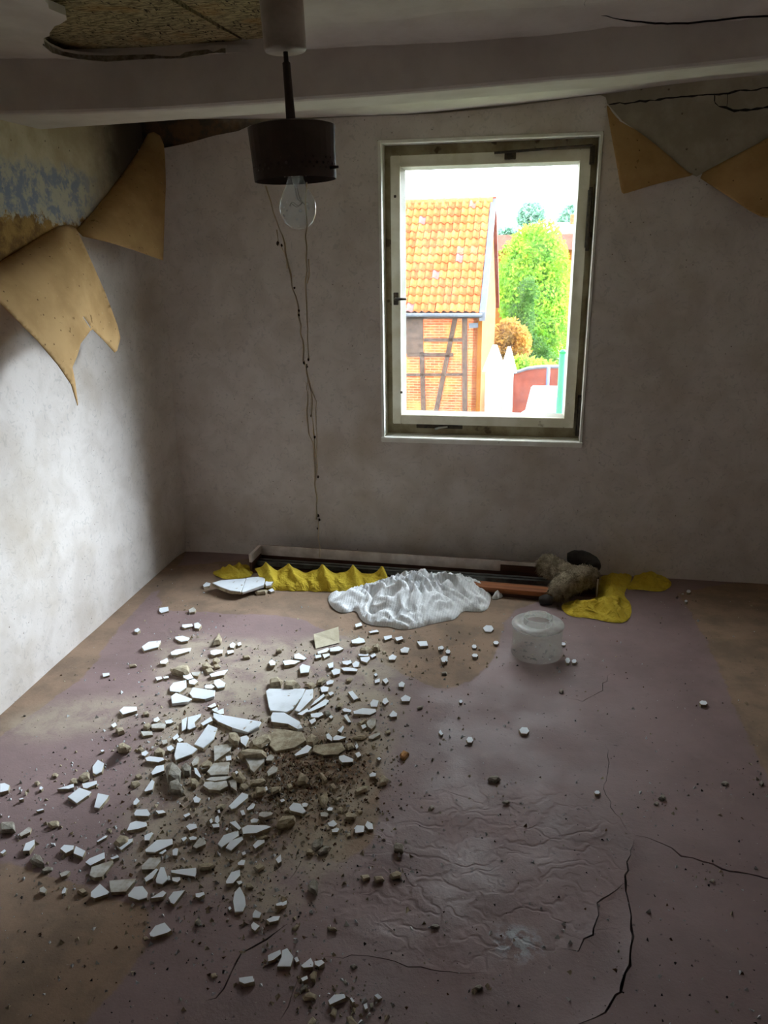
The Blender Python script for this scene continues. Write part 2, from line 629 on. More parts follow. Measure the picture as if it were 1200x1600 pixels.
def mat_glass(name, trans, dust, dust_col, rough=.05, spots=None):
    """clear pane or shade with a film of dust"""
    m, nt, out = new_mat(name)
    n = N(nt)
    p = n.coord('Object')
    t = n.node('ShaderNodeBsdfTransparent')
    t.inputs[0].default_value = trans
    g = n.node('ShaderNodeBsdfGlossy')
    g.inputs['Color'].default_value = (1, 1, 1, 1)
    g.inputs['Roughness'].default_value = rough
    lw = n.node('ShaderNodeLayerWeight')
    fr = n.math('MULTIPLY_ADD', n.math('POWER', lw.outputs['Facing'], 5.0), .6, .03)
    a = n.node('ShaderNodeMixShader')
    nt.links.new(fr, a.inputs[0])
    nt.links.new(t.outputs[0], a.inputs[1])
    nt.links.new(g.outputs[0], a.inputs[2])
    d = n.node('ShaderNodeBsdfDiffuse')
    d.inputs[0].default_value = dust_col
    tl = n.node('ShaderNodeBsdfTranslucent')
    tl.inputs[0].default_value = dust_col
    dm = n.node('ShaderNodeMixShader')
    dm.inputs[0].default_value = .5
    nt.links.new(d.outputs[0], dm.inputs[1])
    nt.links.new(tl.outputs[0], dm.inputs[2])
    fac = n.ramp(n.noise(9, 6, .65, p), .3, .75, dust[0], dust[1])
    if spots:
        fac = n.math('MAXIMUM', fac, n.ramp(n.voronoi(spots[0], p), spots[1], spots[1] * .5, 0, spots[2]))
    b = n.node('ShaderNodeMixShader')
    n.put(b.inputs[0], fac)
    nt.links.new(a.outputs[0], b.inputs[1])
    nt.links.new(dm.outputs[0], b.inputs[2])
    nt.links.new(b.outputs[0], out.inputs[0])
    return m


def mat_brick():
    m, nt, out = new_mat('brick_infill')
    n = N(nt)
    p = n.coord('Object')
    br = n.node('ShaderNodeTexBrick')
    n.put(br.inputs['Vector'], n.mapping(p, (1, 1, 1), (PI / 2, 0, 0)))
    br.inputs['Color1'].default_value = srgb(176, 84, 52)
    br.inputs['Color2'].default_value = srgb(150, 66, 42)
    br.inputs['Mortar'].default_value = srgb(168, 124, 96)
    br.inputs['Scale'].default_value = 1.0
    br.inputs['Brick Width'].default_value = .25
    br.inputs['Row Height'].default_value = .075
    br.inputs['Mortar Size'].default_value = .008
    base = n.mix(n.ramp(n.noise(1.5, 5, .6, p), .4, .7, 0, .7), br.outputs['Color'], srgb(196, 128, 70))
    nt.links.new(n.bsdf(base, .95, n.bump(br.outputs['Fac'], .3, -.01), 0, .1), out.inputs[0])
    return m


def mat_tile():
    m, nt, out = new_mat('roof_tile')
    n = N(nt)
    oi = n.node('ShaderNodeObjectInfo')
    r = oi.outputs['Random']
    base = n.mix(r, srgb(168, 78, 46), srgb(188, 106, 60))
    base = n.mix(n.ramp(r, .93, .95), base, srgb(150, 96, 96))
    base = n.mix(n.ramp(n.noise(7, 5, .6), 0.4, .75, 0, .4), base, srgb(194, 120, 72))
    nt.links.new(n.bsdf(base, .9, None, 0, .1), out.inputs[0])
    return m


def mat_leaf(name, a, b):
    m, nt, out = new_mat(name)
    n = N(nt)
    p = n.coord('Object')
    base = n.mix(n.ramp(n.noise(2.2, 4, .6, p), .35, .65), a, b)
    d = n.node('ShaderNodeBsdfDiffuse')
    n.put(d.inputs[0], base)
    t = n.node('ShaderNodeBsdfTranslucent')
    n.put(t.inputs[0], base)
    mx = n.node('ShaderNodeMixShader')
    mx.inputs[0].default_value = .4
    nt.links.new(d.outputs[0], mx.inputs[1])
    nt.links.new(t.outputs[0], mx.inputs[2])
    nt.links.new(mx.outputs[0], out.inputs[0])
    return m


MAT['cobweb'] = mat_leaf('cobweb', srgb(236, 226, 204), srgb(214, 198, 168))
MAT['wallpaper'] = mat_wallpaper()
MAT['bare_plaster'] = mat_wall_left()
MAT['grey_plaster'] = mat_plaster_back()
MAT['ceiling'] = mat_ceiling()
MAT['reed'] = mat_reed()
MAT['flap'] = mat_flap()
MAT['floor'] = mat_floor()
MAT['net'] = mat_net()
MAT['yellow'] = mat_yellow('yellow_fabric', srgb(206, 180, 62), srgb(186, 158, 46))
MAT['glass_pane'] = mat_glass('window_glass', (.97, .985, .98, 1), (.0, .012), (.8, .83, .85, 1), spots=(70, .12, .12))
MAT['glass_shade'] = mat_glass('dusty_glass', (.93, .94, .92, 1), (.08, .22), (.84, .83, .80, 1), .10)
MAT['glass_top'] = mat_glass('dusty_glass_top', (.95, .95, .93, 1), (.30, .55), (.84, .84, .82, 1), .10)
MAT['glass_neck'] = mat_glass('dusty_glass_neck', (.93, .94, .92, 1), (.22, .42), (.84, .83, .80, 1), .08)
MAT['glass_bulb'] = mat_glass('bulb_glass', (.95, .96, .95, 1), (.07, .24), (.92, .94, .94, 1), .05, spots=(60, .2, .4))
MAT['brick'] = mat_brick()
MAT['tile'] = mat_tile()
MAT['timber'] = plain('old_timber', srgb(84, 66, 56), srgb(62, 48, 42), 6, .95, .3, 20, .01)
MAT['yellow_wall'] = plain('yellow_render', srgb(112, 64, 3), srgb(104, 58, 3), 2, .95, .1, 20, .01)
MAT['white_wall'] = plain('white_render', srgb(226, 226, 224), srgb(210, 210, 208), 2, .9, .1, 20, .01)
MAT['verge'] = plain('verge_board', srgb(84, 86, 94), srgb(74, 76, 84), 3, .8, .1, 20, .01)
MAT['red_roof'] = plain('red_roofing', srgb(124, 62, 48), srgb(104, 50, 40), 4, .9, .3, 8, .03)
MAT['slate'] = plain('slate', srgb(128, 118, 128), srgb(110, 100, 112), 4, .9, .3, 8, .03)
MAT['ground'] = plain('yard_ground', srgb(86, 88, 66), srgb(66, 80, 44), 1.2, .98, .3, 8, .02)
MAT['leaf_bright'] = mat_leaf('bright_leaves', srgb(104, 158, 54), srgb(146, 176, 62))
MAT['leaf_dark'] = mat_leaf('ivy_leaves', srgb(60, 92, 44), srgb(84, 112, 52))
MAT['leaf_far_hazy'] = mat_leaf('far_leaves_hazy', srgb(120, 158, 138), srgb(136, 170, 150))  # distance haze paled into the leaf colour
MAT['leaf_rust'] = mat_leaf('rusty_leaves', srgb(176, 128, 66), srgb(150, 116, 58))
MAT['bark'] = plain('bark', srgb(84, 68, 52), srgb(64, 52, 40), 8, .95, .5, 20, .01)
MAT['green_paint'] = plain('green_paint', srgb(16, 122, 60), srgb(14, 108, 54), 4, .5, .05, 30, .005)
MAT['car_paint'] = plain('car_paint', srgb(168, 186, 196), None, rough=.3, bump=0, spec=.5)
MAT['car_glass'] = plain('car_glass', srgb(70, 84, 96), None, rough=.1, bump=0, spec=.6)
MAT['blue_post'] = plain('blue_post', srgb(92, 104, 138), srgb(78, 90, 122), 5, .7, .1, 30, .005)

# ================================================================== THE ROOM
ROOM_R, ROOM_B = 1.62, -1.5           # right wall and rear wall (behind the camera)
GROUND = -3.4


def fl(px, py, z=0.0):
    p = at(px, py, 2, z)
    return np.array((p[0], p[1]))


# ------------------------------------------------------------------ floor with open cracks
CRACKS = [  # polyline in photo pixels, width at the middle (m), lip height (m)
    ([(992, 1306), (1012, 1308), (1035, 1317), (1065, 1337), (1098, 1345), (1130, 1357), (1200, 1372), (1300, 1394)], .0070, .003),
    ([(990, 1312), (986, 1330), (982, 1347), (975, 1380), (985, 1420), (987, 1465), (985, 1510), (970, 1550), (945, 1585), (900, 1604), (880, 1612)], .0065, .008),
    ([(974, 1382), (950, 1400), (934, 1414), (936, 1432), (930, 1452), (915, 1470), (900, 1485), (876, 1482)], .0050, .010),
    ([(322, 1566), (338, 1560), (351, 1547), (362, 1521), (376, 1490), (396, 1479), (414, 1470), (430, 1459), (447, 1445)], .0050, .004),
    ([(504, 1497), (535, 1494), (572, 1493), (600, 1497), (640, 1508), (690, 1516), (735, 1526), (762, 1522)], .0030, .004),
    ([(880, 1088), (910, 1096), (940, 1078), (948, 1060), (958, 1051)], .0026, .002),
    ([(945, 1160), (951, 1185), (950, 1208), (945, 1235), (955, 1262), (975, 1290), (990, 1308)], .0024, .003),
    ([(470, 1346), (462, 1362), (452, 1376)], .0030, .002),
    ([(470, 1530), (462, 1552), (448, 1575), (440, 1590)], .0035, .002),
]
slits, lines = [], []
for pts, w, lip in CRACKS:
    c = [fl(*p) for p in pts]
    c = resample(c, .022, False)
    c = [q + RNG.normal(0, .0036, 2) for q in c]
    lines.append((np.array(c), lip))
    L, R = [], []
    n_ = len(c)
    for i, q in enumerate(c):
        t = c[min(i + 1, n_ - 1)] - c[max(i - 1, 0)]
        t = t / np.linalg.norm(t)
        nn = np.array((-t[1], t[0]))
        ww = w * min(1, 4 * min(i + .15, n_ - 1 - i + .15) / n_) * RNG.uniform(.45, 1.25) / 2
        L.append(q + nn * ww)
        R.append(q - nn * ww)
    slits.append(np.array(L + R[::-1]))

BUCKLE = np.array([fl(*p) for p in ((560, 1290), (700, 1230), (860, 1225), (985, 1290), (985, 1390), (925, 1480), (760, 1530), (600, 1510), (500, 1450), (490, 1370))])


def smooth01(x):
    x = np.clip(x, 0, 1)
    return x * x * (3 - 2 * x)


def floor_height(P):
    P = np.atleast_2d(np.asarray(P, float))
    h = np.zeros(len(P))
    sd = np.where(in_poly(P, BUCKLE), 1, -1) * poly_dist(P, BUCKLE)
    mk = smooth01((sd + .03) / .12)
    nn = np.array([nz(p[0] * 9, p[1] * 12, 1.7) + .5 * nz(p[0] * 19, p[1] * 23, 4.2) if mm > 0 else 0 for p, mm in zip(P, mk)])
    h += mk * (.004 + .006 * nn)
    for c, lip in lines:
        d = poly_dist(P, c, False)
        h += .25 * lip * np.exp(-(d / .010) ** 2)
    h += np.array([.002 * nz(p[0] * 2.1, p[1] * 2.1, 9) for p in P])
    return h


out = [(WALL_L - .02, ROOM_B), (ROOM_R, ROOM_B), (ROOM_R, 3.86), (-1.845, 3.93)]
FX0, FX1, FY0, FY1 = WALL_L - .02, 1.55, 1.0, 3.93
V, T = plate(out, slits, .03, .03, .3, .25)
H = floor_height(V)
me = mesh_of('floor', np.c_[V, H], T)
# which paint / dust lies where (wear shapes and one painted streak of light)


def sdist(P, px):
    poly = np.array(smooth_poly([fl(*q) for q in px], 1))
    return np.where(in_poly(P, poly), 1, -1) * poly_dist(P, poly)


TAN = [[(298, 862), (200, 965), (170, 1000), (140, 1050), (60, 1110), (-60, 1190), (-60, 1110), (285, 850)],
       [(285, 868), (230, 950), (330, 958), (470, 962), (500, 985), (560, 1000), (600, 1040), (700, 1085), (770, 1040), (792, 955), (860, 935), (800, 880)],
       [(1050, 915), (1085, 965), (1105, 1005), (1135, 1075), (1175, 1160), (1215, 1260), (1400, 1300), (1400, 900)],
       [(-80, 1330), (40, 1355), (150, 1395), (245, 1425), (215, 1500), (170, 1560), (100, 1640), (-150, 1640)],
       [(395, 1150), (500, 1110), (590, 1140), (600, 1260), (560, 1350), (470, 1340), (420, 1260)]]
tanv = np.max([sdist(V, q) for q in TAN], 0)
DUST_LIGHT = [[(250, 985), (420, 1000), (600, 985), (640, 1080), (615, 1200), (560, 1330), (450, 1460), (330, 1400), (180, 1390), (200, 1240), (230, 1120)],
        [(-20, 1140), (60, 1100), (160, 1082), (340, 1092), (420, 1110), (330, 1130), (160, 1142), (40, 1165)]]  # second outline: streak of light painted pale into the floor colour
dust_light_v = np.max([smooth01((sdist(V, q) + .05) / .14) * k for q, k in zip(DUST_LIGHT, (.85, .75))], 0)
earthv = smooth01((sdist(V, [(400, 1160), (470, 1140), (560, 1160), (590, 1200), (540, 1240), (450, 1260), (390, 1220)]) + .06) / .12)
earthv = np.maximum(earthv, .45 * smooth01((sdist(V, [(230, 1180), (420, 1150), (520, 1300), (380, 1380), (250, 1330)]) + .06) / .14))
buck = smooth01((np.where(in_poly(V, BUCKLE), 1, -1) * poly_dist(V, BUCKLE) + .06) / .14)
chalk = smooth01((sdist(V, [(775, 1455), (830, 1450), (845, 1490), (800, 1505), (770, 1480)]) + .02) / .05)
for nm, arr in (('tan', tanv), ('dust', dust_light_v), ('earth', earthv), ('buckle', buck), ('chalk', chalk)):
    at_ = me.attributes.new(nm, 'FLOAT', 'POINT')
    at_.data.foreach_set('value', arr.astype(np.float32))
bm = bmesh.new()
bm.from_mesh(me)
be = [e for e in bm.edges if e.is_boundary]
for e in be:
    e.smooth = False
g = bmesh.ops.extrude_edge_only(bm, edges=be)
for v in g['geom']:
    if isinstance(v, bmesh.types.BMVert):
        v.co.z -= .009
bm.to_mesh(me)
bm.free()
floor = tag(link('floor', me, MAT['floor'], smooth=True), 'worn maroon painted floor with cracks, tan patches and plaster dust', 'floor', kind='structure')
box('subfloor', WALL_L - .02, ROOM_R, ROOM_B, 3.93, -.12, -.008, MAT['subfloor'], floor)

# ------------------------------------------------------------------ walls
CEIL_F = 2.24      # ceiling at the left wall, it rises to the right


def ceil_z(x):
    return CEIL_F + .022 * (x + 1.83) if x > -1.83 else CEIL_F


def beam_z(x):
    return float(np.interp(x, (-1.85, -1.2, -.45, .3, .74, 1.4, 2.35), (2.070, 2.084, 2.102, 2.127, 2.150, 2.185, 2.235)))


WX0, WX1, WZ0, WZ1 = -.652, .358, .690, 2.100       # window opening in the back wall
T_W = .13
bm = bmesh.new()
for (x0, x1, z0, z1) in ((-2.15, WX0, -.1, 2.6), (WX1, ROOM_R + .3, -.1, 2.6), (WX0, WX1, -.1, WZ0), (WX0, WX1, WZ1, 2.6)):
    vs8 = [bm.verts.new(bw(x, z, o)) for o in (0, -T_W) for (x, z) in ((x0, z0), (x1, z0), (x1, z1), (x0, z1))]
    for f in ((0, 1, 2, 3), (7, 6, 5, 4), (0, 4, 5, 1), (1, 5, 6, 2), (2, 6, 7, 3), (3, 7, 4, 0)):
        bm.faces.new([vs8[i] for i in f])
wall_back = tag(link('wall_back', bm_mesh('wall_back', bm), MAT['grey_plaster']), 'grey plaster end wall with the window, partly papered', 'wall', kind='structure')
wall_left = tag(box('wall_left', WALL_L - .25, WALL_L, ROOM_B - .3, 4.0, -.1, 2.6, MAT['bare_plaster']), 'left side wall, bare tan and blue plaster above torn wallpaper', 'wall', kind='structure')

# right wall and rear wall, both outside the photograph
wall_right = tag(box('wall_right', ROOM_R, ROOM_R + .3, ROOM_B - .3, 4.0, -.1, 2.6, MAT['wallpaper']), 'papered right side wall', 'wall', kind='structure')
wall_rear = tag(box('wall_rear', WALL_L - .25, ROOM_R + .3, ROOM_B - .3, ROOM_B, -.1, 2.6, MAT['wallpaper']), 'papered wall opposite the window', 'wall', kind='structure')
# wallpaper on the back wall: everything below the torn edges
TOPB = [(-40, 250), (205, 250), (258, 232), (300, 222), (335, 212), (372, 205), (392, 196), (450, 189), (520, 184), (600, 181), (680, 178),
        (760, 171), (850, 160), (905, 152), (938, 149), (946, 152), (949, 163), (971, 189), (1004, 211), (1038, 238), (1074, 270), (1088, 276),
        (1126, 256), (1155, 241), (1178, 229), (1200, 216), (1290, 165)]
top = [(pbw(*p)[0], pbw(*p)[2]) for p in TOPB]
outl = [(-1.83, 0.0), (ROOM_R, 0.0), (ROOM_R, 2.32)] + [q for q in top[::-1]]
outl[-1] = (-1.83, 2.10)
outl[-2] = (-1.80, 2.10)
hole = [(WX0 - .004, WZ0 - .004), (WX1 + .004, WZ0 - .004), (WX1 + .004, WZ1 + .004), (WX0 - .004, WZ1 + .004)]
V, T = plate(outl, [hole], .06, .04)


def paper_bulge(x, z):
    b = .004 + .004 * nz(x * 2.3, z * 2.1, 3) + .0022 * nz(x * 7, z * 5, 8)
    cor = math.exp(-((x + 1.83) / .10) ** 2)            # paper rounds off in the corner
    b += cor * (.012 + .05 * max(0, z - .2) / 2)
    b += .010 * math.exp(-((x + .1) / .7) ** 2) * math.exp(-((z - 2.16) / .05) ** 2) * (1 + nz(x * 14 + z * 10, z * 9, 2))
    b += .020 * math.exp(-(z / .05) ** 2)
    return max(.002, b)


wp = link('wallpaper_sheet', mesh_of('wallpaper_sheet', [bw(v[0], v[1], paper_bulge(v[0], v[1])) for v in V], T), MAT['wallpaper'], wall_back, smooth=True)

# wallpaper on the left wall
TOPL = [(-420, 590), (-120, 460), (0, 408), (30, 391), (64, 369), (90, 355), (119, 358), (141, 337), (168, 304), (195, 268), (216, 238), (226, 222)]
tl = [at(px, py, 0, WALL_L) for px, py in TOPL]
tl = [(p[1], min(p[2], 2.2)) for p in tl]
outl = [(ROOM_B, 0.0), (3.90, 0.0), (3.90, 2.16)] + tl[::-1] + [(ROOM_B, 1.30)]
V, T = plate(outl, [], .06, .04)
vv = []
for (y, z) in V:
    b = .003 + .003 * nz(y * 2.1, z * 2.4, 13) + .0015 * nz(y * 7, z * 6, 5)
    b += math.exp(-((y - 3.90) / .07) ** 2) * (.02 + .04 * z / 2)
    vv.append((WALL_L + max(.0015, b), y, z))
link('wallpaper_sheet', mesh_of('wallpaper_sheet_left', vv, T), MAT['wallpaper'], wall_left, smooth=True)

# cracks in the bare plaster right of the window: dark open joints
for pts, w in (([(950, 163), (985, 161), (1040, 154), (1090, 149), (1130, 146), (1165, 141), (1210, 137), (1280, 128)], .004),
               ([(1117, 149), (1117, 159), (1123, 166), (1136, 168), (1146, 173), (1165, 173), (1200, 168), (1270, 160)], .0055),
               ([(1137, 146), (1136, 156), (1136, 167)], .004)):
    c = resample([(pbw(*p)[0], pbw(*p)[2]) for p in pts], .02, False)
    vs_, fs_ = [], []
    for i, q in enumerate(c):
        ww = w * RNG.uniform(.4, 1.2)
        j = RNG.normal(0, .002, 2)
        vs_ += [bw(q[0] + j[0] - ww * .5, q[1] + j[1] + ww, .0012), bw(q[0] + j[0] + ww * .5, q[1] + j[1] - ww, .0012),
                bw(q[0] + j[0], q[1] + j[1], -.004)]
    for i in range(len(c) - 1):
        a, b = 3 * i, 3 * i + 3
        fs_ += [(a, b, b + 2, a + 2), (a + 2, b + 2, b + 1, a + 1), (a, a + 1, b + 1, b)]
    link('plaster_crack', mesh_of('plaster_crack', vs_, fs_), MAT['dark_bit'], wall_back)

# ------------------------------------------------------------------ ceiling, broken open over the lamp
HOLE = [(66, -8), (80, 4), (101, 14), (103, 22), (92, 29), (82, 32), (80, 44), (66, 51), (68, 63), (82, 73), (98, 80), (122, 85), (165, 87), (210, 86),
        (250, 86), (280, 84), (310, 79), (336, 75), (375, 74), (420, 73), (446, 70), (452, 20), (440, -60), (455, -160), (340, -230), (180, -200), (90, -90)]


def pceil(px, py):
    d = ray(px, py)
    t = (CEIL_F + .022 * 1.83 - CAM_H) / (d[2] - .022 * d[0])
    return CAM + d * t


hole = [tuple(pceil(*p)[:2]) for p in HOLE]
hole = [tuple(np.array(q) + RNG.normal(0, .004, 2)) for q in resample(hole, .03)]
BEAM_Y0, BEAM_Y1 = 2.825, 3.05


def beam_y(x):
    return float(np.interp(x, (-1.9, -1.6, -1.25, -.45, 3), (2.65, 2.73, 2.80, BEAM_Y0, BEAM_Y0)))


outl = [(WALL_L - .1, ROOM_B - .1), (ROOM_R + .1, ROOM_B - .1), (ROOM_R + .1, 3.0), (WALL_L - .1, 3.0)]
V, T = plate(outl, [hole], .12, .03)


def cz(x, y):
    z = CEIL_F + .022 * (x + 1.83)
    d = (y - beam_y(x))
    cove = .045 * math.exp(-((d) / .10) ** 2) * np.clip((x + .9) / .5, 0, 1)        # coved joint to the beam
    hang = .014 * math.exp(-(float(poly_dist([(x, y)], hole)[0]) / .07) ** 2)
    return z - cove - hang + .003 * nz(x * 3, y * 3, 6)


ceil = link('ceiling', mesh_of('ceiling', [(v[0], v[1], cz(*v)) for v in V], T[:, ::-1]), MAT['ceiling'])
tag(ceil, 'grey white plaster ceiling with a broken out patch by the lamp', 'ceiling', kind='structure')
bm = bmesh.new()
bm.from_mesh(ceil.data)
g = bmesh.ops.extrude_edge_only(bm, edges=[e for e in bm.edges if e.is_boundary])
for v in g['geom']:
    if isinstance(v, bmesh.types.BMVert):
        v.co.z += .022
bmesh.ops.recalc_face_normals(bm, faces=bm.faces)
bm.to_mesh(ceil.data)
bm.free()
# reed boards above the hole, with an open joint between them
j0, j1 = pceil(208, -2)[:2], pceil(344, 74)[:2]
jd = (j1 - j0) / np.linalg.norm(j1 - j0)
jn = np.array((-jd[1], jd[0]))
A_, B_ = j0 - jd * 1.6, j1 + jd * 1.2
for sgn in (1, -1):
    q = [A_ + jn * sgn * .007, B_ + jn * sgn * .007, B_ + jn * sgn * 1.3, A_ + jn * sgn * 1.3]
    q = [np.array((np.clip(p[0], WALL_L - .2, ROOM_R), np.clip(p[1], ROOM_B, 3.0))) for p in q]
    V, T = plate(q, [], .05)
    me = mesh_of('reed_board', [(v[0], v[1], 2.285 + .02 * (v[0] + 1.8) + .004 * nz(v[0] * 14, v[1] * 30, sgn)) for v in V], T)
    solidify(link('reed_board', me, MAT['reed'], ceil), .02)
# roof void above, so no daylight falls through the joint
box('upper_boards', WALL_L - .3, ROOM_R + .3, ROOM_B - .3, 4.15, 2.46, 2.5, MAT['subfloor'], ceil)
# hanging cut edge of paper along the front rim of the hole
rim = [(68, 62), (82, 72), (98, 79), (122, 84), (165, 86), (210, 85), (250, 85), (280, 83), (310, 78), (336, 75), (352, 74)]
vv, ff = [], []
for i, p in enumerate(rim):
    q = pceil(*p)
    vv += [(q[0], q[1], cz(q[0], q[1]) + .012), (q[0] + .004, q[1] - .012, cz(q[0], q[1]) - .005 - .003 * math.sin(i * 1.9))]
for i in range(len(rim) - 1):
    ff.append((2 * i, 2 * i + 1, 2 * i + 3, 2 * i + 2))
solidify(link('torn_ceiling_paper', mesh_of('torn_ceiling_paper', vv, ff), MAT['rubble_grey'], ceil), .002)
# hairline crack near the beam on the right
c = resample([tuple(pceil(*p)[:2]) for p in ((914, -10), (914, 8), (924, 14), (980, 16), (1024, 16), (1080, 13), (1120, 9), (1160, 5), (1220, 1))], .02, False)
vv, ff = [], []
for q in c:
    w = .0010 * RNG.uniform(.4, 1.3)
    j = RNG.normal(0, .002, 2)
    z = cz(q[0], q[1])
    vv += [(q[0] + j[0], q[1] + j[1] - w, z - .0015), (q[0] + j[0], q[1] + j[1] + w, z - .0015), (q[0] + j[0], q[1] + j[1], z + .004)]
for i in range(len(c) - 1):
    a, b = 3 * i, 3 * i + 3
    ff += [(a, b, b + 1, a + 1), (a, a + 2, b + 2, b), (a + 1, b + 1, b + 2, a + 2)]
link('ceiling_crack', mesh_of('ceiling_crack', vv, ff), MAT['dark_bit'], ceil)

# beam across the room
xs = np.linspace(WALL_L - .05, ROOM_R + .05, 60)
vv, ff = [], []
for x in xs:
    zb = beam_z(x) + .0015 * nz(x * 5, 1)
    y0 = beam_y(x) + .004 * nz(x * 3, 2)
    prof = [(y0, 2.36), (y0, zb + .012), (y0 + .004, zb + .004), (y0 + .012, zb), (BEAM_Y1 - .03, zb + .004), (BEAM_Y1, zb + .03), (BEAM_Y1 + .01, 2.36)]
    vv += [(x, y, z) for y, z in prof]
for i in range(len(xs) - 1):
    for k in range(6):
        a = i * 7 + k
        ff.append((a, a + 1, a + 8, a + 7))
beam = tag(link('beam', mesh_of('beam', vv, ff), MAT['ceiling'], smooth=False), 'plastered ceiling beam running across the room before the window wall', 'beam', kind='structure')
# narrow ceiling strip between beam and window wall, sagging onto the paper
V, T = plate([(WALL_L - .05, 2.98), (ROOM_R + .05, 2.98), (ROOM_R + .05, 4.0), (WALL_L - .05, 4.0)], [], .06)


def strip_z(x, y):
    zw = float(np.interp(x, (-1.85, -1.5, -1.0, -.48, .0, .36, .8, 1.1, 2.4), (2.245, 2.225, 2.212, 2.206, 2.228, 2.253, 2.285, 2.30, 2.36)))
    return zw + .06 * smooth01(np.array((3.80 - y) / .7)) + .004 * nz(x * 4, y * 4, 5)


strip = tag(link('ceiling_strip', mesh_of('ceiling_strip', [(v[0], v[1], strip_z(*v)) for v in V], T[:, ::-1]), MAT['ceiling'], smooth=True), 'strip of ceiling between the beam and the window wall', 'ceiling', kind='structure')

# ------------------------------------------------------------------ window in the back wall
ANG = -math.atan(WS)
win = tag(empty('window_1', (-.147, WB + WS * .147, WZ0), ANG), 'old cream painted single pane casement in the end wall', 'window', kind='structure')


def wbox(name, x0, x1, z0, z1, o0, o1, m, parent=None, bevel=.0015):
    """box in window coordinates; o = distance from the wall face towards the room"""
    return box(name, x0 + .147, x1 + .147, -o1, -o0, z0 - WZ0, z1 - WZ0, m, parent or win, bevel)


cw = MAT['casing_paint']
fp = MAT['window_paint']
# lining boards of the reveal, their edges proud of the paper
wbox('casing', WX0 - .002, WX0 + .013, WZ0 - .004, WZ1, -.10, .014, cw)
wbox('casing', WX1 - .010, WX1 + .002, WZ0 - .004, WZ1, -.10, .010, cw)
wbox('casing', WX0, WX1, WZ1 - .011, WZ1 + .003, -.10, .010, cw)
wbox('window_sill', WX0 - .004, WX1 + .004, WZ0 - .016, WZ0 + .010, -.10, .022, cw, None, .003)
# fixed frame
FO = -.088
for a in ((WX0 + .010, WX0 + .055, WZ0, WZ1), (WX1 - .055, WX1 - .008, WZ0, WZ1), (WX0 + .05, WX1 - .05, WZ1 - .062, WZ1 - .01), (WX0 + .05, WX1 - .05, WZ0 + .008, WZ0 + .075)):
    wbox('frame', *a, FO - .07, FO, MAT['frame_dirt_shade'])
# opening sash
SX0, SX1, SZ0, SZ1 = -.606, .318, .757, 2.042
GX0, GX1, GZ0, GZ1 = -.560, .270, .806, 1.992
SO = -.052
for a in ((SX0, GX0, SZ0, SZ1), (GX1, SX1, SZ0, SZ1), (GX0, GX1, GZ1, SZ1), (GX0, GX1, SZ0, GZ0)):
    wbox('sash', *a, SO - .045, SO, fp, None, .003)
# glazing bead: a sloped putty strip round the pane
bm = bmesh.new()
o_ = [(GX0, GZ0), (GX1, GZ0), (GX1, GZ1), (GX0, GZ1)]
i_ = [(GX0 + .022, GZ0 + .018), (GX1 - .010, GZ0 + .018), (GX1 - .010, GZ1 - .014), (GX0 + .022, GZ1 - .014)]
ov = [bm.verts.new((x + .147, -(SO - .010), z - WZ0)) for x, z in o_]
iv = [bm.verts.new((x + .147, -(SO - .030), z - WZ0)) for x, z in i_]
bv = [bm.verts.new((x + .147, -(SO - .040), z - WZ0)) for x, z in o_]
for k in range(4):
    l = (k + 1) % 4
    bm.faces.new((ov[k], ov[l], iv[l], iv[k]))
    bm.faces.new((iv[k], iv[l], bv[l], bv[k]))
link('glazing_bead', bm_mesh('glazing_bead', bm), cw, win)
wbox('pane', GX0 + .004, GX1 - .004, GZ0 + .004, GZ1 - .004, SO - .036, SO - .032, MAT['glass_pane'], None, 0)
# outer sill and brick reveal outside
wbox('outer_sill', WX0, WX1, WZ0 - .02, WZ0 + .012, -.20, -.14, MAT['white_wall'])
# ironwork
ir = MAT['iron']


def wpx(px, py, o):
    p = pbw(px, py, o)
    return p[0], p[2]


x, z = wpx(618, 467, SO + .01)
h = tag(wbox('handle', x - .012, x + .012, z - .030, z + .030, SO, SO + .006, ir))
v_, f_ = tube_data([(x + .147, -(SO + .004), z - WZ0), (x + .147, -(SO + .030), z - WZ0), (x + .147 + .012, -(SO + .036), z - WZ0), (x + .147 + .058, -(SO + .036), z - WZ0 + .001)], [.007, .007, .0075, .006], 8)
lev = link('handle_lever', mesh_of('handle_lever', v_, f_), ir, h, smooth=True)
for p in ((617, 307), (627, 613)):
    x, z = wpx(*p, SO)
    wbox('screw', x - .006, x + .006, z - .006, z + .006, SO, SO + .003, ir)
xa, za = wpx(772, 239, SO + .01)
xb, zb = wpx(926, 227, SO + .01)
v_, f_ = tube_data([(xa + .147, -(SO + .012), za - WZ0), (xb + .147, -(SO + .012), zb - WZ0)], .006, 6)
br = link('stay_bar', mesh_of('stay_bar', v_, f_), ir, win)
x, z = wpx(797, 241, SO + .01)
wbox('bracket', x - .026, x + .026, z - .022, z + .016, SO, SO + .012, ir)
x, z = wpx(926, 238, SO + .01)
wbox('bracket', x - .012, x + .010, z - .05, z + .03, SO - .02, SO + .010, ir)
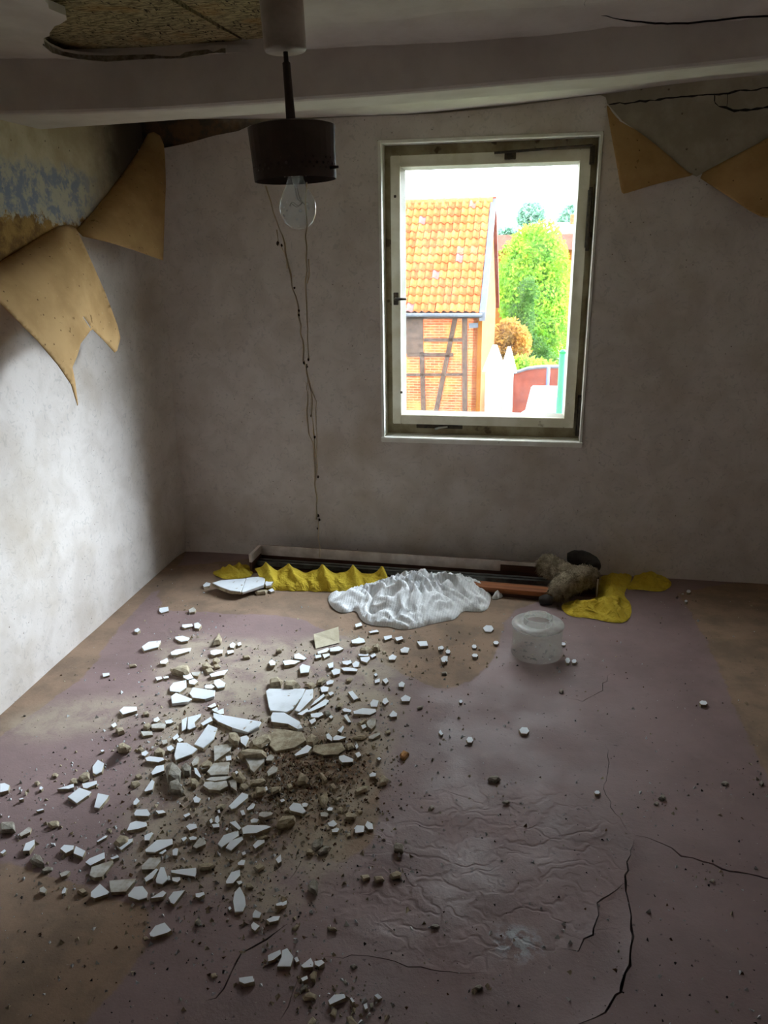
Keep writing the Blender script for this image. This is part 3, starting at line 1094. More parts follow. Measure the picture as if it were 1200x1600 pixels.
for (py0, py1, pxa) in ((292, 392, 919), (618, 682, 906)):
    xa, z1_ = wpx(pxa + 2, py0, SO)
    xb, z0_ = wpx(pxa - 2, py1, SO)
    xm = (xa + xb) / 2
    hg = wbox('hinge', xm - .016, xm + .012, z0_, z1_, SO - .02, SO - .004, ir)
    bm = bmesh.new()
    r = bmesh.ops.create_cone(bm, cap_ends=True, segments=10, radius1=.008, radius2=.008, depth=(z1_ - z0_) * .9)
    bmesh.ops.translate(bm, verts=r['verts'], vec=(xm + .147 - .002, -(SO + .004), (z0_ + z1_) / 2 - WZ0))
    link('hinge_pin', bm_mesh('hinge_pin', bm), ir, hg)
xa, z = wpx(650, 666, FO + .01)
xb, _ = wpx(722, 667, FO + .01)
lt = wbox('latch_plate', xa, xb, z - .010, z + .010, FO, FO + .006, ir)
v_, f_ = tube_data([(xa + .147 + .10, -(FO + .012), z - WZ0 - .012), (xa + .147 + .12, -(FO + .016), z - WZ0 - .004), (xa + .147 + .165, -(FO + .014), z - WZ0 + .002)], [.007, .006, .004], 8)
link('latch_hook', mesh_of('latch_hook', v_, f_), MAT['chrome'], lt, smooth=True)

# ================================================================== OUTSIDE
tag(link('yard_ground', mesh_of('yard_ground', [(-40, 5, GROUND), (40, 5, GROUND), (60, 140, GROUND), (-60, 140, GROUND)], [(0, 1, 2, 3)]), MAT['ground']),
    'yard and gardens below the window', 'ground', kind='structure')

# ------------------------------------------------------------------ half timbered barn
BA = -math.radians(3)
BC = at(755, 489, 1, 22.0)                       # right hand front eave corner
barn = tag(empty('timber_barn', (BC[0], BC[1], GROUND), BA), 'half timbered brick barn with orange pantiled roof outside the window', 'building')
EZ = BC[2] - GROUND                              # eave height
BWID, BDEP = 4.3, 5.2
RZ = EZ + 3.02
RUN = 2.6
WD = .22                                         # wall behind the eave line
box('wall', -BWID, -.16, WD, BDEP - WD, 0, EZ + .05, MAT['brick'], barn)
# gable wall, rendered yellow
vv = [(-.16, WD, 0), (-.16, BDEP - WD, 0), (-.16, BDEP - WD, EZ), (-.16, RUN, RZ - .15), (-.16, WD, EZ)]
vv += [(x - .25, y, z) for x, y, z in vv]
vv = [(x + .12, y, z) for x, y, z in vv]
link('gable_wall', mesh_of('gable_wall', vv, [(0, 1, 2, 3, 4), (9, 8, 7, 6, 5), (0, 5, 6, 1), (1, 6, 7, 2), (2, 7, 8, 3), (3, 8, 9, 4), (4, 9, 5, 0)]), MAT['yellow_wall'], barn)
# roof boarding and back slope
sl = math.atan2(RZ - EZ, RUN)
for nm, y0, y1, m in (('roof_boarding', 0, RUN, MAT['timber']), ('back_roof', 2 * RUN, RUN, MAT['red_roof'])):
    vv = [(-BWID, y0, EZ), (0, y0, EZ), (0, y1, RZ), (-BWID, y1, RZ)]
    vv += [(x, y, z - .08) for x, y, z in vv]
    link(nm, mesh_of(nm, vv, [(0, 1, 2, 3), (7, 6, 5, 4), (0, 4, 5, 1), (1, 5, 6, 2), (2, 6, 7, 3), (3, 7, 4, 0)]), m, barn)
# verge boards on the gable: pale at the front slope, dark red at the rear slope
for nm, ya, yb, m, x0 in (('verge_board', -.06, RUN + .02, MAT['verge'], 0), ('verge_board', 2 * RUN + .1, RUN - .02, MAT['red_roof'], 0)):
    za, zb_ = EZ - .08, RZ + .02
    vv = []
    for x in (-.10, .06):
        vv += [(x, ya, za - .13), (x, yb, zb_ - .13), (x, yb, zb_ + .09), (x, ya, za + .10)]
    link(nm, mesh_of(nm, vv, [(0, 1, 2, 3), (7, 6, 5, 4), (0, 4, 5, 1), (1, 5, 6, 2), (2, 6, 7, 3), (3, 7, 4, 0)]), m, barn)
# pantiles, each its own piece
TW, TL = .205, math.hypot(RUN, RZ - EZ) / 14
vv, ff = [], []
nu = 6
for k, yy in enumerate((0.0, TL * 1.12)):
    for i in range(nu + 1):
        u = i / nu
        zz = .042 * math.sin(2 * PI * u * .93 + .4) + (.05 if k == 0 else .0)
        vv.append((u * TW * .95, yy, zz))
for i in range(nu):
    ff.append((i, i + 1, nu + 2 + i, nu + 1 + i))
b0 = len(vv)
for i in range(nu + 1):
    vv.append((vv[i][0], .0, vv[i][2] - .026))
for i in range(nu):
    ff.append((b0 + i, b0 + i + 1, i + 1, i))
tile_me = mesh_of('roof_tile', vv, ff)
tile_me.materials.append(MAT['tile'])
tile_me.polygons.foreach_set('use_smooth', [True] * len(tile_me.polygons))
NC = 20
for r_i in range(14):
    for c_i in range(NC):
        o = bpy.data.objects.new('roof_tile', tile_me)
        COL.objects.link(o)
        o.parent = barn
        s = r_i * TL
        o.location = (-.10 - (c_i + 1) * TW + random.uniform(-.006, .006), s * math.cos(sl) - .05, EZ + s * math.sin(sl) + .02 + random.uniform(-.006, .006))
        o.rotation_euler = (sl, random.uniform(-.02, .02), random.uniform(-.02, .02))
bm = bmesh.new()
r = bmesh.ops.create_cone(bm, cap_ends=True, segments=12, radius1=.10, radius2=.12, depth=.36)
bmesh.ops.rotate(bm, verts=r['verts'], matrix=Matrix.Rotation(PI / 2, 3, 'Y'))
ridge_me = bm_mesh('ridge_tile', bm)
ridge_me.materials.append(MAT['tile'])
for i in range(12):
    o = bpy.data.objects.new('ridge_tile', ridge_me)
    COL.objects.link(o)
    o.parent = barn
    o.location = (-.22 - i * .35, RUN, RZ + .0)
    o.rotation_euler = (0, random.uniform(-.03, .03), 0)
# gutter along the eave
tube('gutter', [(-BWID, -.10, EZ - .05), (-.02, -.10, EZ - .05)], .055, MAT['verge'], barn, 8)


def bpx(px, py):
    """photo pixel on the barn front as barn coordinates (x, z)"""
    nrm = np.array((math.sin(BA) * -1, math.cos(BA), 0))
    org = np.array((BC[0], BC[1], 0)) + nrm * (WD - .02)
    d = ray(px, py)
    t = ((org - CAM) @ nrm) / (d @ nrm)
    q = CAM + d * t - np.array((BC[0], BC[1], GROUND))
    return q[0] * math.cos(BA) + q[1] * math.sin(BA), q[2]


def timber(pa, pb, wpix, name='timber_post', m=None, dep_=.06):
    a, b = np.array(bpx(*pa)), np.array(bpx(*pb))
    w = wpix / F * 22.2 / 2
    d = (b - a) / np.linalg.norm(b - a)
    n_ = np.array((-d[1], d[0])) * w
    vv = [(p[0], y, p[1]) for y in (WD - .04, WD + .03) for p in (a - n_, b - n_, b + n_, a + n_)]
    return link(name, mesh_of(name, vv, [(0, 1, 2, 3), (7, 6, 5, 4), (0, 4, 5, 1), (1, 5, 6, 2), (2, 6, 7, 3), (3, 7, 4, 0)]), m or MAT['timber'], barn)


timber((726, 488), (726, 690), 7.5)
timber((659, 550), (663, 690), 7)
timber((713, 488), (680, 650), 7, 'timber_brace')
timber((590, 488), (590, 690), 7)
timber((662, 531), (722, 531), 5, 'timber_rail')
timber((636, 554.5), (708, 554.5), 5.5, 'timber_rail')
timber((590, 586), (722, 585), 4, 'timber_rail')
timber((590, 655), (757, 655), 6, 'timber_rail')
timber((590, 496), (757, 494), 6, 'timber_plate')
timber((620, 522), (661, 522), 60, 'loft_hatch')
timber((733, 509), (747, 508), 7, 'lintel', MAT['verge'])

# ------------------------------------------------------------------ white gate pillars
for i, (pxa, pxb, pyt, pys, Y, lab) in enumerate(((757, 785, 541, 580, 17.0, 'broad white rendered gate pillar with pointed cap against the barn'),
                                                  (784, 803, 543, 582, 17.6, 'narrow white rendered gate pillar with pointed cap beside the brick wall'))):
    a, b = at(pxa, 600, 1, Y), at(pxb, 600, 1, Y)
    w = (b[0] - a[0]) / 2
    zt, zs = at(pxa, pyt, 1, Y)[2] - GROUND, at(pxa, pys, 1, Y)[2] - GROUND
    g_ = tag(empty('gate_pillar', ((a[0] + b[0]) / 2, Y + w, GROUND)), lab, 'pillar')
    box('pillar_shaft', -w + .02, w - .02, -w, w, 0, zs, MAT['white_wall'], g_, .01)
    vv = [(-w - .05, -w - .05, zs), (w + .05, -w - .05, zs), (w + .05, w + .05, zs), (-w - .05, w + .05, zs),
          (-w * .25, -w * .25, zt), (w * .25, -w * .25, zt), (w * .25, w * .25, zt), (-w * .25, w * .25, zt)]
    link('pillar_cap', mesh_of('pillar_cap', vv, [(3, 2, 1, 0), (4, 5, 6, 7), (0, 1, 5, 4), (1, 2, 6, 5), (2, 3, 7, 6), (3, 0, 4, 7)]), MAT['white_wall'], g_)

# ------------------------------------------------------------------ curved garden wall of brick, blue post, green post
Y = 24.0
tops = [(801, 585), (812, 582), (824, 578), (838, 576), (855, 575), (872, 575), (905, 574)]
pt = [at(x, y, 1, Y) for x, y in tops]
gw = tag(empty('garden_wall', (pt[0][0], Y, GROUND)), 'low brick garden wall with curved coping behind the car', 'wall')
vv, ff = [], []
for p in pt:
    x, z = p[0] - pt[0][0], p[2] - GROUND
    vv += [(x, 0, 0), (x, 0, z), (x, .3, z), (x, .3, 0)]
for i in range(len(pt) - 1):
    a = 4 * i
    ff += [(a, a + 4, a + 5, a + 1), (a + 2, a + 6, a + 7, a + 3), (a + 1, a + 5, a + 6, a + 2)]
ff += [(0, 1, 2, 3), (len(vv) - 1, len(vv) - 2, len(vv) - 3, len(vv) - 4)]
link('wall_body', mesh_of('wall_body', vv, ff), MAT['red_roof'], gw)
vv, ff = [], []
for p in pt:
    x, z = p[0] - pt[0][0], p[2] - GROUND
    vv += [(x, -.04, z), (x, -.04, z + .05), (x, .34, z + .05), (x, .34, z)]
for i in range(len(pt) - 1):
    a = 4 * i
    ff += [(a, a + 4, a + 5, a + 1), (a + 1, a + 5, a + 6, a + 2), (a + 2, a + 6, a + 7, a + 3), (a + 3, a + 7, a + 4, a)]
link('coping', mesh_of('coping', vv, ff), MAT['verge'], gw)
p0, p1 = at(857, 574, 1, 23.7), at(857, 640, 1, 23.7)
tag(tube('gate_post', [(p0[0], 23.7, GROUND), (p0[0], 23.7, p0[2])], .055, MAT['blue_post'], None, 10), 'slate blue post standing before the brick garden wall', 'post')
p0 = at(879, 548, 1, 12.0)
gp = tag(empty('green_pole', (p0[0] + .01, 12.0, GROUND)), 'bright green painted pole at the right edge of the window view', 'pole')
tube('shaft', [(0, 0, 0), (0, 0, p0[2] - GROUND - .03)], .055, MAT['green_paint'], gp, 14)
lathe('cap', [(0, 0), (.06, 0), (.058, .02), (.03, .045), (0, .05)], MAT['green_paint'], gp, 14, (0, 0, p0[2] - GROUND - .03))

# ------------------------------------------------------------------ parked car
pc = at(862, 613, 1, 19.5)
car = tag(empty('parked_car', (pc[0] + .1, 19.5, GROUND), .0), 'pale blue grey car parked in front of the brick garden wall', 'car')
H_ = pc[2] - GROUND


def car_ring(secs):
    vv, ff = [], []
    for (y, w, z0, z1) in secs:
        vv += [(-w, y, z0), (w, y, z0), (w * .97, y, z1 - .04), (w * .9, y, z1), (-w * .9, y, z1), (-w * .97, y, z1 - .04)]
    for i in range(len(secs) - 1):
        for k in range(6):
            l = (k + 1) % 6
            ff.append((6 * i + k, 6 * i + l, 6 * i + 6 + l, 6 * i + 6 + k))
    ff += [tuple(range(6))[::-1], tuple(6 * (len(secs) - 1) + k for k in range(6))]
    return vv, ff


v_, f_ = car_ring([(-2.0, .70, .30, .62), (-1.85, .82, .22, .78), (-.9, .84, .2, .92), (1.3, .84, .2, .95), (1.95, .80, .25, .85), (2.1, .70, .32, .65)])
link('body', mesh_of('car_body', v_, f_), MAT['car_paint'], car, smooth=False)
v_, f_ = car_ring([(-.85, .76, .90, .93), (-.15, .62, .90, H_ - .05), (.2, .60, .9, H_), (1.1, .60, .9, H_ - .02), (1.75, .70, .88, .93)])
link('cabin', mesh_of('car_cabin', v_, f_), MAT['car_paint'], car)
for nm, ya, yb, za, zb_, wa, wb_ in (('windscreen', -.80, -.20, .97, H_ - .09, .66, .54),):
    vv = [(-wa, ya - .02, za), (wa, ya - .02, za), (wb_, yb - .02, zb_), (-wb_, yb - .02, zb_)]
    vv += [(x, y + .03, z) for x, y, z in vv]
    link(nm, mesh_of(nm, vv, [(0, 1, 2, 3), (7, 6, 5, 4), (0, 4, 5, 1), (1, 5, 6, 2), (2, 6, 7, 3), (3, 7, 4, 0)]), MAT['car_glass'], car)
for sx in (-1, 1):
    for yy in (-1.3, 1.35):
        w_ = lathe('wheel', [(0, -.09), (.2, -.09), (.31, -.08), (.32, 0), (.31, .08), (.2, .09), (0, .09)], MAT['dark_bit'], car, 18)
        w_.rotation_euler = (0, PI / 2, 0)
        w_.location = (sx * .76, yy, .32)
    box('side_mirror', sx * .82 - .09, sx * .82 + .09, -.62, -.54, .95, 1.07, MAT['car_paint'], car, .02)


# ------------------------------------------------------------------ trees and shrubs
def foliage(name, blobs, n, size, m, parent, hollow=.55):
    ctr = np.array([b[:3] for b in blobs])
    rad = np.array([b[3:6] for b in blobs])
    vol = rad.prod(1)
    idx = RNG.choice(len(blobs), n, p=vol / vol.sum())
    d = RNG.normal(size=(n, 3))
    d /= np.linalg.norm(d, axis=1)[:, None]
    rr = (hollow + (1 - hollow) * RNG.random(n) ** .7)[:, None]
    c = ctr[idx] + d * rr * rad[idx] + RNG.normal(0, size * .5, (n, 3))
    a = RNG.normal(size=(n, 3))
    a /= np.linalg.norm(a, axis=1)[:, None]
    b = np.cross(a, RNG.normal(size=(n, 3)))
    b /= np.linalg.norm(b, axis=1)[:, None]
    s = size * RNG.uniform(.6, 1.3, (n, 1))
    q = np.stack([c - a * s, c - b * s * .55 + a * s * .1, c + a * s, c + b * s * .55 + a * s * .1], 1).reshape(-1, 3)
    me = bpy.data.meshes.new(name)
    me.from_pydata(q.tolist(), [], np.arange(4 * n).reshape(-1, 4).tolist())
    return link(name, me, m, parent)


def tree(name, label, cat, Y, blobs_px, n, size, m, trunk=True, group=None):
    bl = []
    for (px, py, rx, rz) in blobs_px:
        c = at(px, py, 1, Y)
        bl.append((c[0], 0, c[2], rx / F * Y, max(rx, rz) / F * Y * .9, rz / F * Y))
    x0 = bl[0][0]
    t = tag(empty(name, (x0, Y, GROUND)), label, cat, group)
    bl = [(b[0] - x0, b[1] + RNG.normal(0, b[4] * .2), b[2] - GROUND, *b[3:]) for b in bl]
    foliage('foliage', bl, n, size, m, t)
    if trunk:
        h = bl[0][2]
        tube('trunk', [(0, 0, 0), (.04, .03, h * .4), (0, 0, h)], [.18, .13, .06], MAT['bark'], t, 8)
    return t


tree('broadleaf_tree', 'large bright yellow green tree filling the right of the window view', 'tree', 33.0,
     [(835, 480, 48, 72), (832, 395, 34, 42), (800, 450, 26, 50), (868, 440, 22, 60), (872, 540, 20, 60), (800, 400, 18, 26), (850, 370, 24, 24)], 22000, .085, MAT['leaf_bright'])
tree('ivy_tree', 'dark green ivy clad stem in front of the bright tree', 'tree', 29.8,
     [(822, 500, 12, 44), (826, 455, 14, 22), (838, 545, 20, 20), (846, 565, 26, 18), (806, 490, 12, 16)], 3500, .07, MAT['leaf_dark'])
tree('rust_shrub', 'rusty orange shrub between the barn and the bright tree', 'shrub', 27.6,
     [(795, 525, 24, 26), (782, 540, 14, 26), (815, 540, 14, 26)], 3500, .07, MAT['leaf_rust'])
tree('green_shrub', 'low green shrub behind the curved garden wall', 'shrub', 26.0,
     [(835, 575, 36, 12), (812, 570, 14, 14)], 900, .10, MAT['leaf_bright'], False)
tree('round_tree', 'round blue green tree on the skyline', 'tree', 75.0,
     [(830, 338, 19, 19)], 2500, .22, MAT['leaf_far_hazy'])
tree('skyline_tree', 'blue green tree at the right end of the skyline', 'tree', 78.0,
     [(886, 346, 14, 14), (900, 340, 18, 18)], 900, .35, MAT['leaf_far_hazy'])
tree('low_skyline_tree', 'low blue green trees beside the barn roof on the skyline', 'tree', 80.0,
     [(782, 362, 10, 6), (796, 366, 12, 6)], 600, .3, MAT['leaf_far_hazy'])


def house(name, label, px0, px1, py_ridge, py_eave, Y, roof, wall_m):
    a, b = at(px0, py_ridge, 1, Y), at(px1, py_ridge, 1, Y)
    ze, zr = at(px0, py_eave, 1, Y)[2] - GROUND, a[2] - GROUND
    w = b[0] - a[0]
    h_ = tag(empty(name, (a[0], Y, GROUND)), label, 'building')
    d_ = (zr - ze) * 1.1
    box('walls', .1, w - .1, .3, 2 * d_ - .3, 0, ze + .1, wall_m, h_)
    vv = [(0, 0, ze), (w, 0, ze), (w, d_, zr), (0, d_, zr), (0, 2 * d_, ze), (w, 2 * d_, ze)]
    link('roof', mesh_of('roof', vv, [(0, 1, 2, 3), (3, 2, 5, 4), (0, 3, 4), (1, 5, 2)]), roof, h_)
    box('chimney', w * .5, w * .5 + .5, d_ - .2, d_ + .3, zr - .5, zr + .6, MAT['brick'], h_)
    return h_


house('red_roofed_house', 'distant house with red roof behind the bright tree', 760, 905, 367, 392, 52.0, MAT['red_roof'], MAT['yellow_wall'])
house('slate_roofed_house', 'far house with grey violet roof at the right end of the skyline', 870, 915, 347, 364, 70.0, MAT['slate'], MAT['white_wall'])

# ================================================================== THINGS IN THE ROOM
# ------------------------------------------------------------------ peeling wallpaper
def flap(name, outline, fold, dfun, label, group, side='left', step=5, slit=None):
    """outline in photo pixels; dfun(distance from the fold in pixels, px, py) = distance from the wall in metres"""
    outl_ = smooth_poly(outline, 1) if side != 'left' else [np.array(q, float) for q in outline]
    V, T = plate(outl_, [slit] if slit else [], step, step)
    d = poly_dist(V, fold, False)
    pts = []
    for (px, py), dd in zip(V, d):
        off = dfun(dd, px, py) + .004 * nz(px * .02, py * .02, 3)
        off = max(.006, off)
        q = at(px, py, 0, WALL_L + off) if side == 'left' else pbw(px, py, off)
        if side == 'left' and q[1] > WB - WS * q[0] - .05:
            q = pbw(px, py, .05)
        pts.append(q)
    pts = np.array(pts)
    org = pts.mean(0)
    o = link(name, mesh_of(name, pts - org, T), MAT['flap'], None, org, smooth=True)
    solidify(o, .0012, 0)
    return tag(o, label, 'wallpaper', group)


G_F = 'peeled wallpaper flaps'
foldB = [(-110, 455), (0, 409), (30, 391), (64, 369), (90, 354), (105, 351), (119, 357)]
outB = foldB + [(129, 378), (144, 411), (165, 459), (183, 507), (188, 528), (183, 548), (179, 551), (164, 534), (145, 515), (141, 517), (126, 537), (121, 555),
                (113, 574), (117, 594), (122, 632), (121, 634), (111, 601), (90, 570), (57, 531), (30, 504), (0, 474), (-80, 430)]


def dB(d, px, py):
    curl = .115 * (1 - math.exp(-d / 28)) + .0005 * d
    edge = max(0, (px - 130) / 60)
    return .006 + curl * (1 - .45 * edge) + (.03 * math.exp(-((px - 182) / 10) ** 2) if py > 430 else 0)


flap('wallpaper_flap', outB, foldB, dB, 'broad tan wallpaper flap hanging to a long thin tip on the left wall', G_F,
     slit=[(129, 495), (131, 495), (142, 511), (141, 513)])
foldA = [(119, 359), (141, 336), (168, 303), (195, 267), (216, 237), (231, 209)]
outA = foldA + [(240, 206), (250, 212), (256, 226), (258, 250), (259, 290), (257, 340), (255, 407), (235, 400), (210, 391), (171, 379), (129, 369)]
flap('wallpaper_flap', outA, foldA, lambda d, px, py: .008 + .10 * (1 - math.exp(-d / 30)) + .0007 * d, 'triangular tan wallpaper flap curling out of the left room corner', G_F)
foldC = [(948, 161), (970, 188), (1004, 210), (1038, 237), (1074, 269), (1086, 273)]
outC = foldC + [(1056, 280), (1020, 289), (982, 301), (972, 303.6), (969, 290), (966, 271), (958, 226), (949, 176)]
flap('wallpaper_flap', outC, foldC, lambda d, px, py: .008 + .03 * (1 - math.exp(-d / 16)) + .0007 * d, 'triangular tan wallpaper flap folded down beside the window', G_F, 'back', 4)
foldD = [(1089, 275), (1126, 255), (1155, 240), (1178, 228), (1200, 215), (1275, 172)]
outD = foldD + [(1290, 260), (1250, 320), (1205, 340), (1193, 340), (1175, 332), (1144, 311), (1110, 289)]
flap('wallpaper_flap', outD, foldD, lambda d, px, py: .008 + .03 * (1 - math.exp(-d / 16)) + .0007 * d, 'tan wallpaper flap folded down at the right edge of the photo', G_F, 'back', 4)

# ------------------------------------------------------------------ pendant lamp
ax_b = dep(462, 282, 1.24)
LAMP_Y = ax_b[1]
ax_t = at(446, 80, 1, LAMP_Y)
base_pt = Vector(ax_b)
axis = (Vector(ax_t) - Vector(ax_b)).normalized()
lamp = tag(empty('pendant_lamp', base_pt), 'dark brown metal pendant lamp with bare bulb under a cream canopy', 'lamp')
lamp.rotation_mode = 'QUATERNION'
lamp.rotation_quaternion = Vector((0, 0, 1)).rotation_difference(axis)
HB, HT = .0, .0775                     # shade from bottom to top
LT = (Vector(ax_t) - Vector(ax_b)).length
R_S = .0670
# perforated shade wall, unrolled then wrapped
circ = 2 * PI * R_S
holes = []
ncol = 34
for row, (zz, rr) in enumerate(((.0135, .0016), (.0195, .0024), (.0275, .0017))):
    for k in range(ncol):
        cx = (k + .5 * (row % 2)) * circ / ncol + .004
        if cx > circ - .004:
            continue
        if row == 2 and k % 3 == 0:
            continue
        holes.append([(cx + rr * math.cos(a), zz + rr * math.sin(a)) for a in np.linspace(0, 2 * PI, 9)[:-1]])
V, T = plate([(0, 0), (circ, 0), (circ, HT), (0, HT)], holes, .0125, .006, .2, .05)
ang0 = math.radians(-200)
pts = [((R_S + .0015 * (1 - z / HT) * -1 + .002 * (z / HT)) * math.cos(ang0 + u / R_S), (R_S + .002 * (z / HT)) * math.sin(ang0 + u / R_S), z) for u, z in V]
sh = link('shade', mesh_of('shade', pts, T), MAT['lamp_metal'], lamp)
solidify(sh, .001, -1)
lathe('shade_top', [(.004, HT + .004), (R_S - .008, HT + .003), (R_S + .001, HT), (R_S + .001, HT - .003), (R_S - .01, HT - .001), (.004, HT)], MAT['lamp_metal'], lamp, 48, None, True)
lathe('rod', [(0, LT * .995), (.0038, LT * .995), (.0038, HT + .092), (.0062, HT + .090), (.0066, HT + .05), (.0078, HT + .004), (.0085, HT)], MAT['lamp_metal'], lamp, 16)
lathe('canopy', [(0, LT + .001), (.031, LT), (.0325, LT + .003), (.0335, LT + .10), (.036, LT + .33), (0, LT + .33)], MAT['lamp_cream'], lamp, 32)
lathe('socket', [(0, .012), (.0135, .012), (.0165, .020), (.0165, .06), (.02, .066), (.02, HT)], MAT['lamp_metal'], lamp, 24)
k_ = tube('shade_screw', [(R_S * .94, -.02, .013), (R_S * 1.14, -.024, .013)], [.003, .0022], MAT['iron'], lamp, 8)
bulb = lathe('bulb', [(.0125, .016), (.0128, .004), (.016, -.008), (.022, -.018), (.0275, -.028), (.0298, -.040), (.0285, -.052), (.0235, -.063), (.0155, -.0705), (.007, -.0740), (0, -.0748)],
             MAT['glass_bulb'], lamp, 36)
lathe('glass_stem', [(0, -.030), (.0022, -.030), (.003, -.010), (.0075, .006), (.0085, .014)], MAT['glass_bulb'], bulb, 14)
v_, f_ = [], []
fil = [(.013 * math.cos(t), .013 * math.sin(t), -.036 - .003 * math.sin(4 * t)) for t in np.linspace(.3, 5.6, 22)]
for line, rr in ((fil, .0004), ([(.0015, 0, -.012), (.004, .003, -.028), fil[0]], .0005), ([(-.0015, 0, -.012), (.002, -.005, -.028), fil[-1]], .0005)):
    a, b = tube_data(line, rr, 5)
    f_ += [tuple(i + len(v_) for i in q) for q in b]
    v_ += a
link('filament', mesh_of('filament', v_, f_), MAT['iron'], bulb)

# ------------------------------------------------------------------ cobwebs hanging from the lamp
web = tag(empty('cobweb', Vector(at(480, 285, 1, LAMP_Y - .01))), 'dusty cobweb threads trailing from the lamp to the floor heap', 'cobweb')
w0 = np.array(web.location)


def webline(pix, t=0, r=.0007, name='thread', m=None, wob=.0012):
    pts = resample([at(px, py, 1, LAMP_Y - .005) for px, py in pix], .012, False)
    r *= 1.9
    pts = [p + RNG.normal(0, wob, 3) - w0 for p in pts]
    return tube(name, pts, [r * random.uniform(.6, 1.5) for _ in pts], m or MAT['cobweb'], web, 5)


webline([(417, 290), (424, 318), (431, 345), (440, 368), (447, 396), (455, 430), (458, 450), (466, 478), (470, 510), (474, 545), (475, 565)], r=.0007)
webline([(433, 360), (437, 380), (445, 395), (450, 420)], r=.0005)
webline([(480, 283), (480, 310), (479, 355), (479, 385), (480, 420), (478, 455), (480, 500), (481, 540), (483, 565)], r=.0005)
webline([(482, 405), (482, 430), (480, 445)], r=.0006)
webline([(475, 565), (480, 580), (484, 600), (487, 630), (489, 650), (491, 685), (492, 720), (493, 745), (495, 790), (496, 812)], r=.0007)
webline([(478, 570), (481, 605), (480, 640), (484, 680), (489, 690), (493, 730), (494, 750)], r=.0005)
webline([(483, 590), (493, 628), (494, 650), (495, 665), (496, 735)], r=.0004)
webline([(495, 812), (498, 840), (500, 856), (501, 872)], r=.0005)
for (px, py, rr) in ((434, 380, .006), (440, 383, .004), (447, 397, .003), (459, 432, .003), (460, 450, .004), (467, 485, .004), (467, 492, .004), (475, 567, .005), (482, 562, .005), (480, 573, .004),
                     (486, 650, .004), (492, 683, .005), (497, 745, .005), (497, 806, .006), (499, 812, .005), (496, 826, .004)):
    bm = bmesh.new()
    bmesh.ops.create_icosphere(bm, subdivisions=1, radius=rr * .45)
    for v in bm.verts:
        v.co *= 1 + .6 * nz(v.co.x * 900 + px, v.co.y * 900, v.co.z * 900)
        v.co.z *= 1.4
    o = link('dust_clump', bm_mesh('dust_clump', bm), MAT['dust_clump'] if rr > .0035 else MAT['cobweb'], web, Vector(at(px, py, 1, LAMP_Y - .005) - w0))
# gauzy tangle halfway down
vv, ff = [], []
for k in range(46):
    a = at(478 + random.uniform(-3, 14), 600 + random.uniform(-20, 50), 1, LAMP_Y + random.uniform(-.01, .01)) - w0
    b = a + np.array((random.uniform(-.01, .01), random.uniform(-.01, .01), random.uniform(-.04, -.01)))
    v1, f1 = tube_data([a, (a + b) / 2 + RNG.normal(0, .003, 3), b], .00022, 4)
    ff += [tuple(i + len(vv) for i in q) for q in f1]
    vv += v1
tag(link('web_tangle', mesh_of('web_tangle', vv, ff), MAT['cobweb'], web), kind='stuff')

# ------------------------------------------------------------------ curtain pelmet lying under the window
pa, pb = at(408, 852, 2, .10), at(930, 886, 2, .10)
PL = math.hypot(pb[0] - pa[0], pb[1] - pa[1])
PANG = math.atan2(pb[1] - pa[1], pb[0] - pa[0])
pel = tag(empty('curtain_pelmet', (pa[0], pa[1], 0), PANG), 'long brown curtain pelmet box with white edge lying along the window wall', 'pelmet')
PD = .15
box('back_board', 0, PL, -.002, .012, .001, .100, MAT['pelmet_brown'], pel, .001)
box('edge_strip', -.010, 1.30, -.006, .0, .046, .1035, MAT['pelmet_white'], pel, .001)
box('edge_strip', 1.30, PL, -.004, .0, .082, .1015, MAT['pelmet_white'], pel, .001)
box('top_board', 0, PL, -PD, 0, .001, .013, MAT['pelmet_brown'], pel, .001)
e1 = box('end_board', -.012, .0, -PD, .012, .001, .100, MAT['pelmet_brown'], pel, .001)
box('edge_strip', -.013, .0035, -PD - .002, -.006, .060, .1035, MAT['pelmet_white'], e1, .001)
e2 = box('end_board', PL, PL + .012, -PD, .012, .001, .100, MAT['pelmet_brown'], pel, .001)
box('edge_strip', PL + .002, PL + .010, -PD - .004, -PD, .002, .1, MAT['pelmet_white'], e2, .001)
for v0 in (-.055, -.088):
    bm = bmesh.new()
    add_box(bm, .01, PL - .01, v0 - .010, v0 + .010, .040, .044)
    add_box(bm, .01, PL - .01, v0 - .010, v0 - .007, .022, .042)
    add_box(bm, .01, PL - .01, v0 + .007, v0 + .010, .022, .042)
    link('curtain_track', bm_mesh('curtain_track', bm), MAT['aluminium'], pel)
q0, q1 = at(752, 912, 2, .05), at(866, 922, 2, .05)
wl = math.hypot(q1[0] - q0[0], q1[1] - q0[1])
lath = tag(empty('wooden_lath', (q0[0], q0[1], 0), math.atan2(q1[1] - q0[1], q1[0] - q0[0])), 'orange brown wooden board lying in front of the pelmet by the net curtain', 'board')
bm = bmesh.new()
add_box(bm, -.20, wl, -.030, .045, .022, .046, .002)
link('board', bm_mesh('board', bm), MAT['wood_orange'], lath)
box('batten', -.16, wl - .01, -.022, .030, .001, .022, MAT['pelmet_brown'], lath, .001)


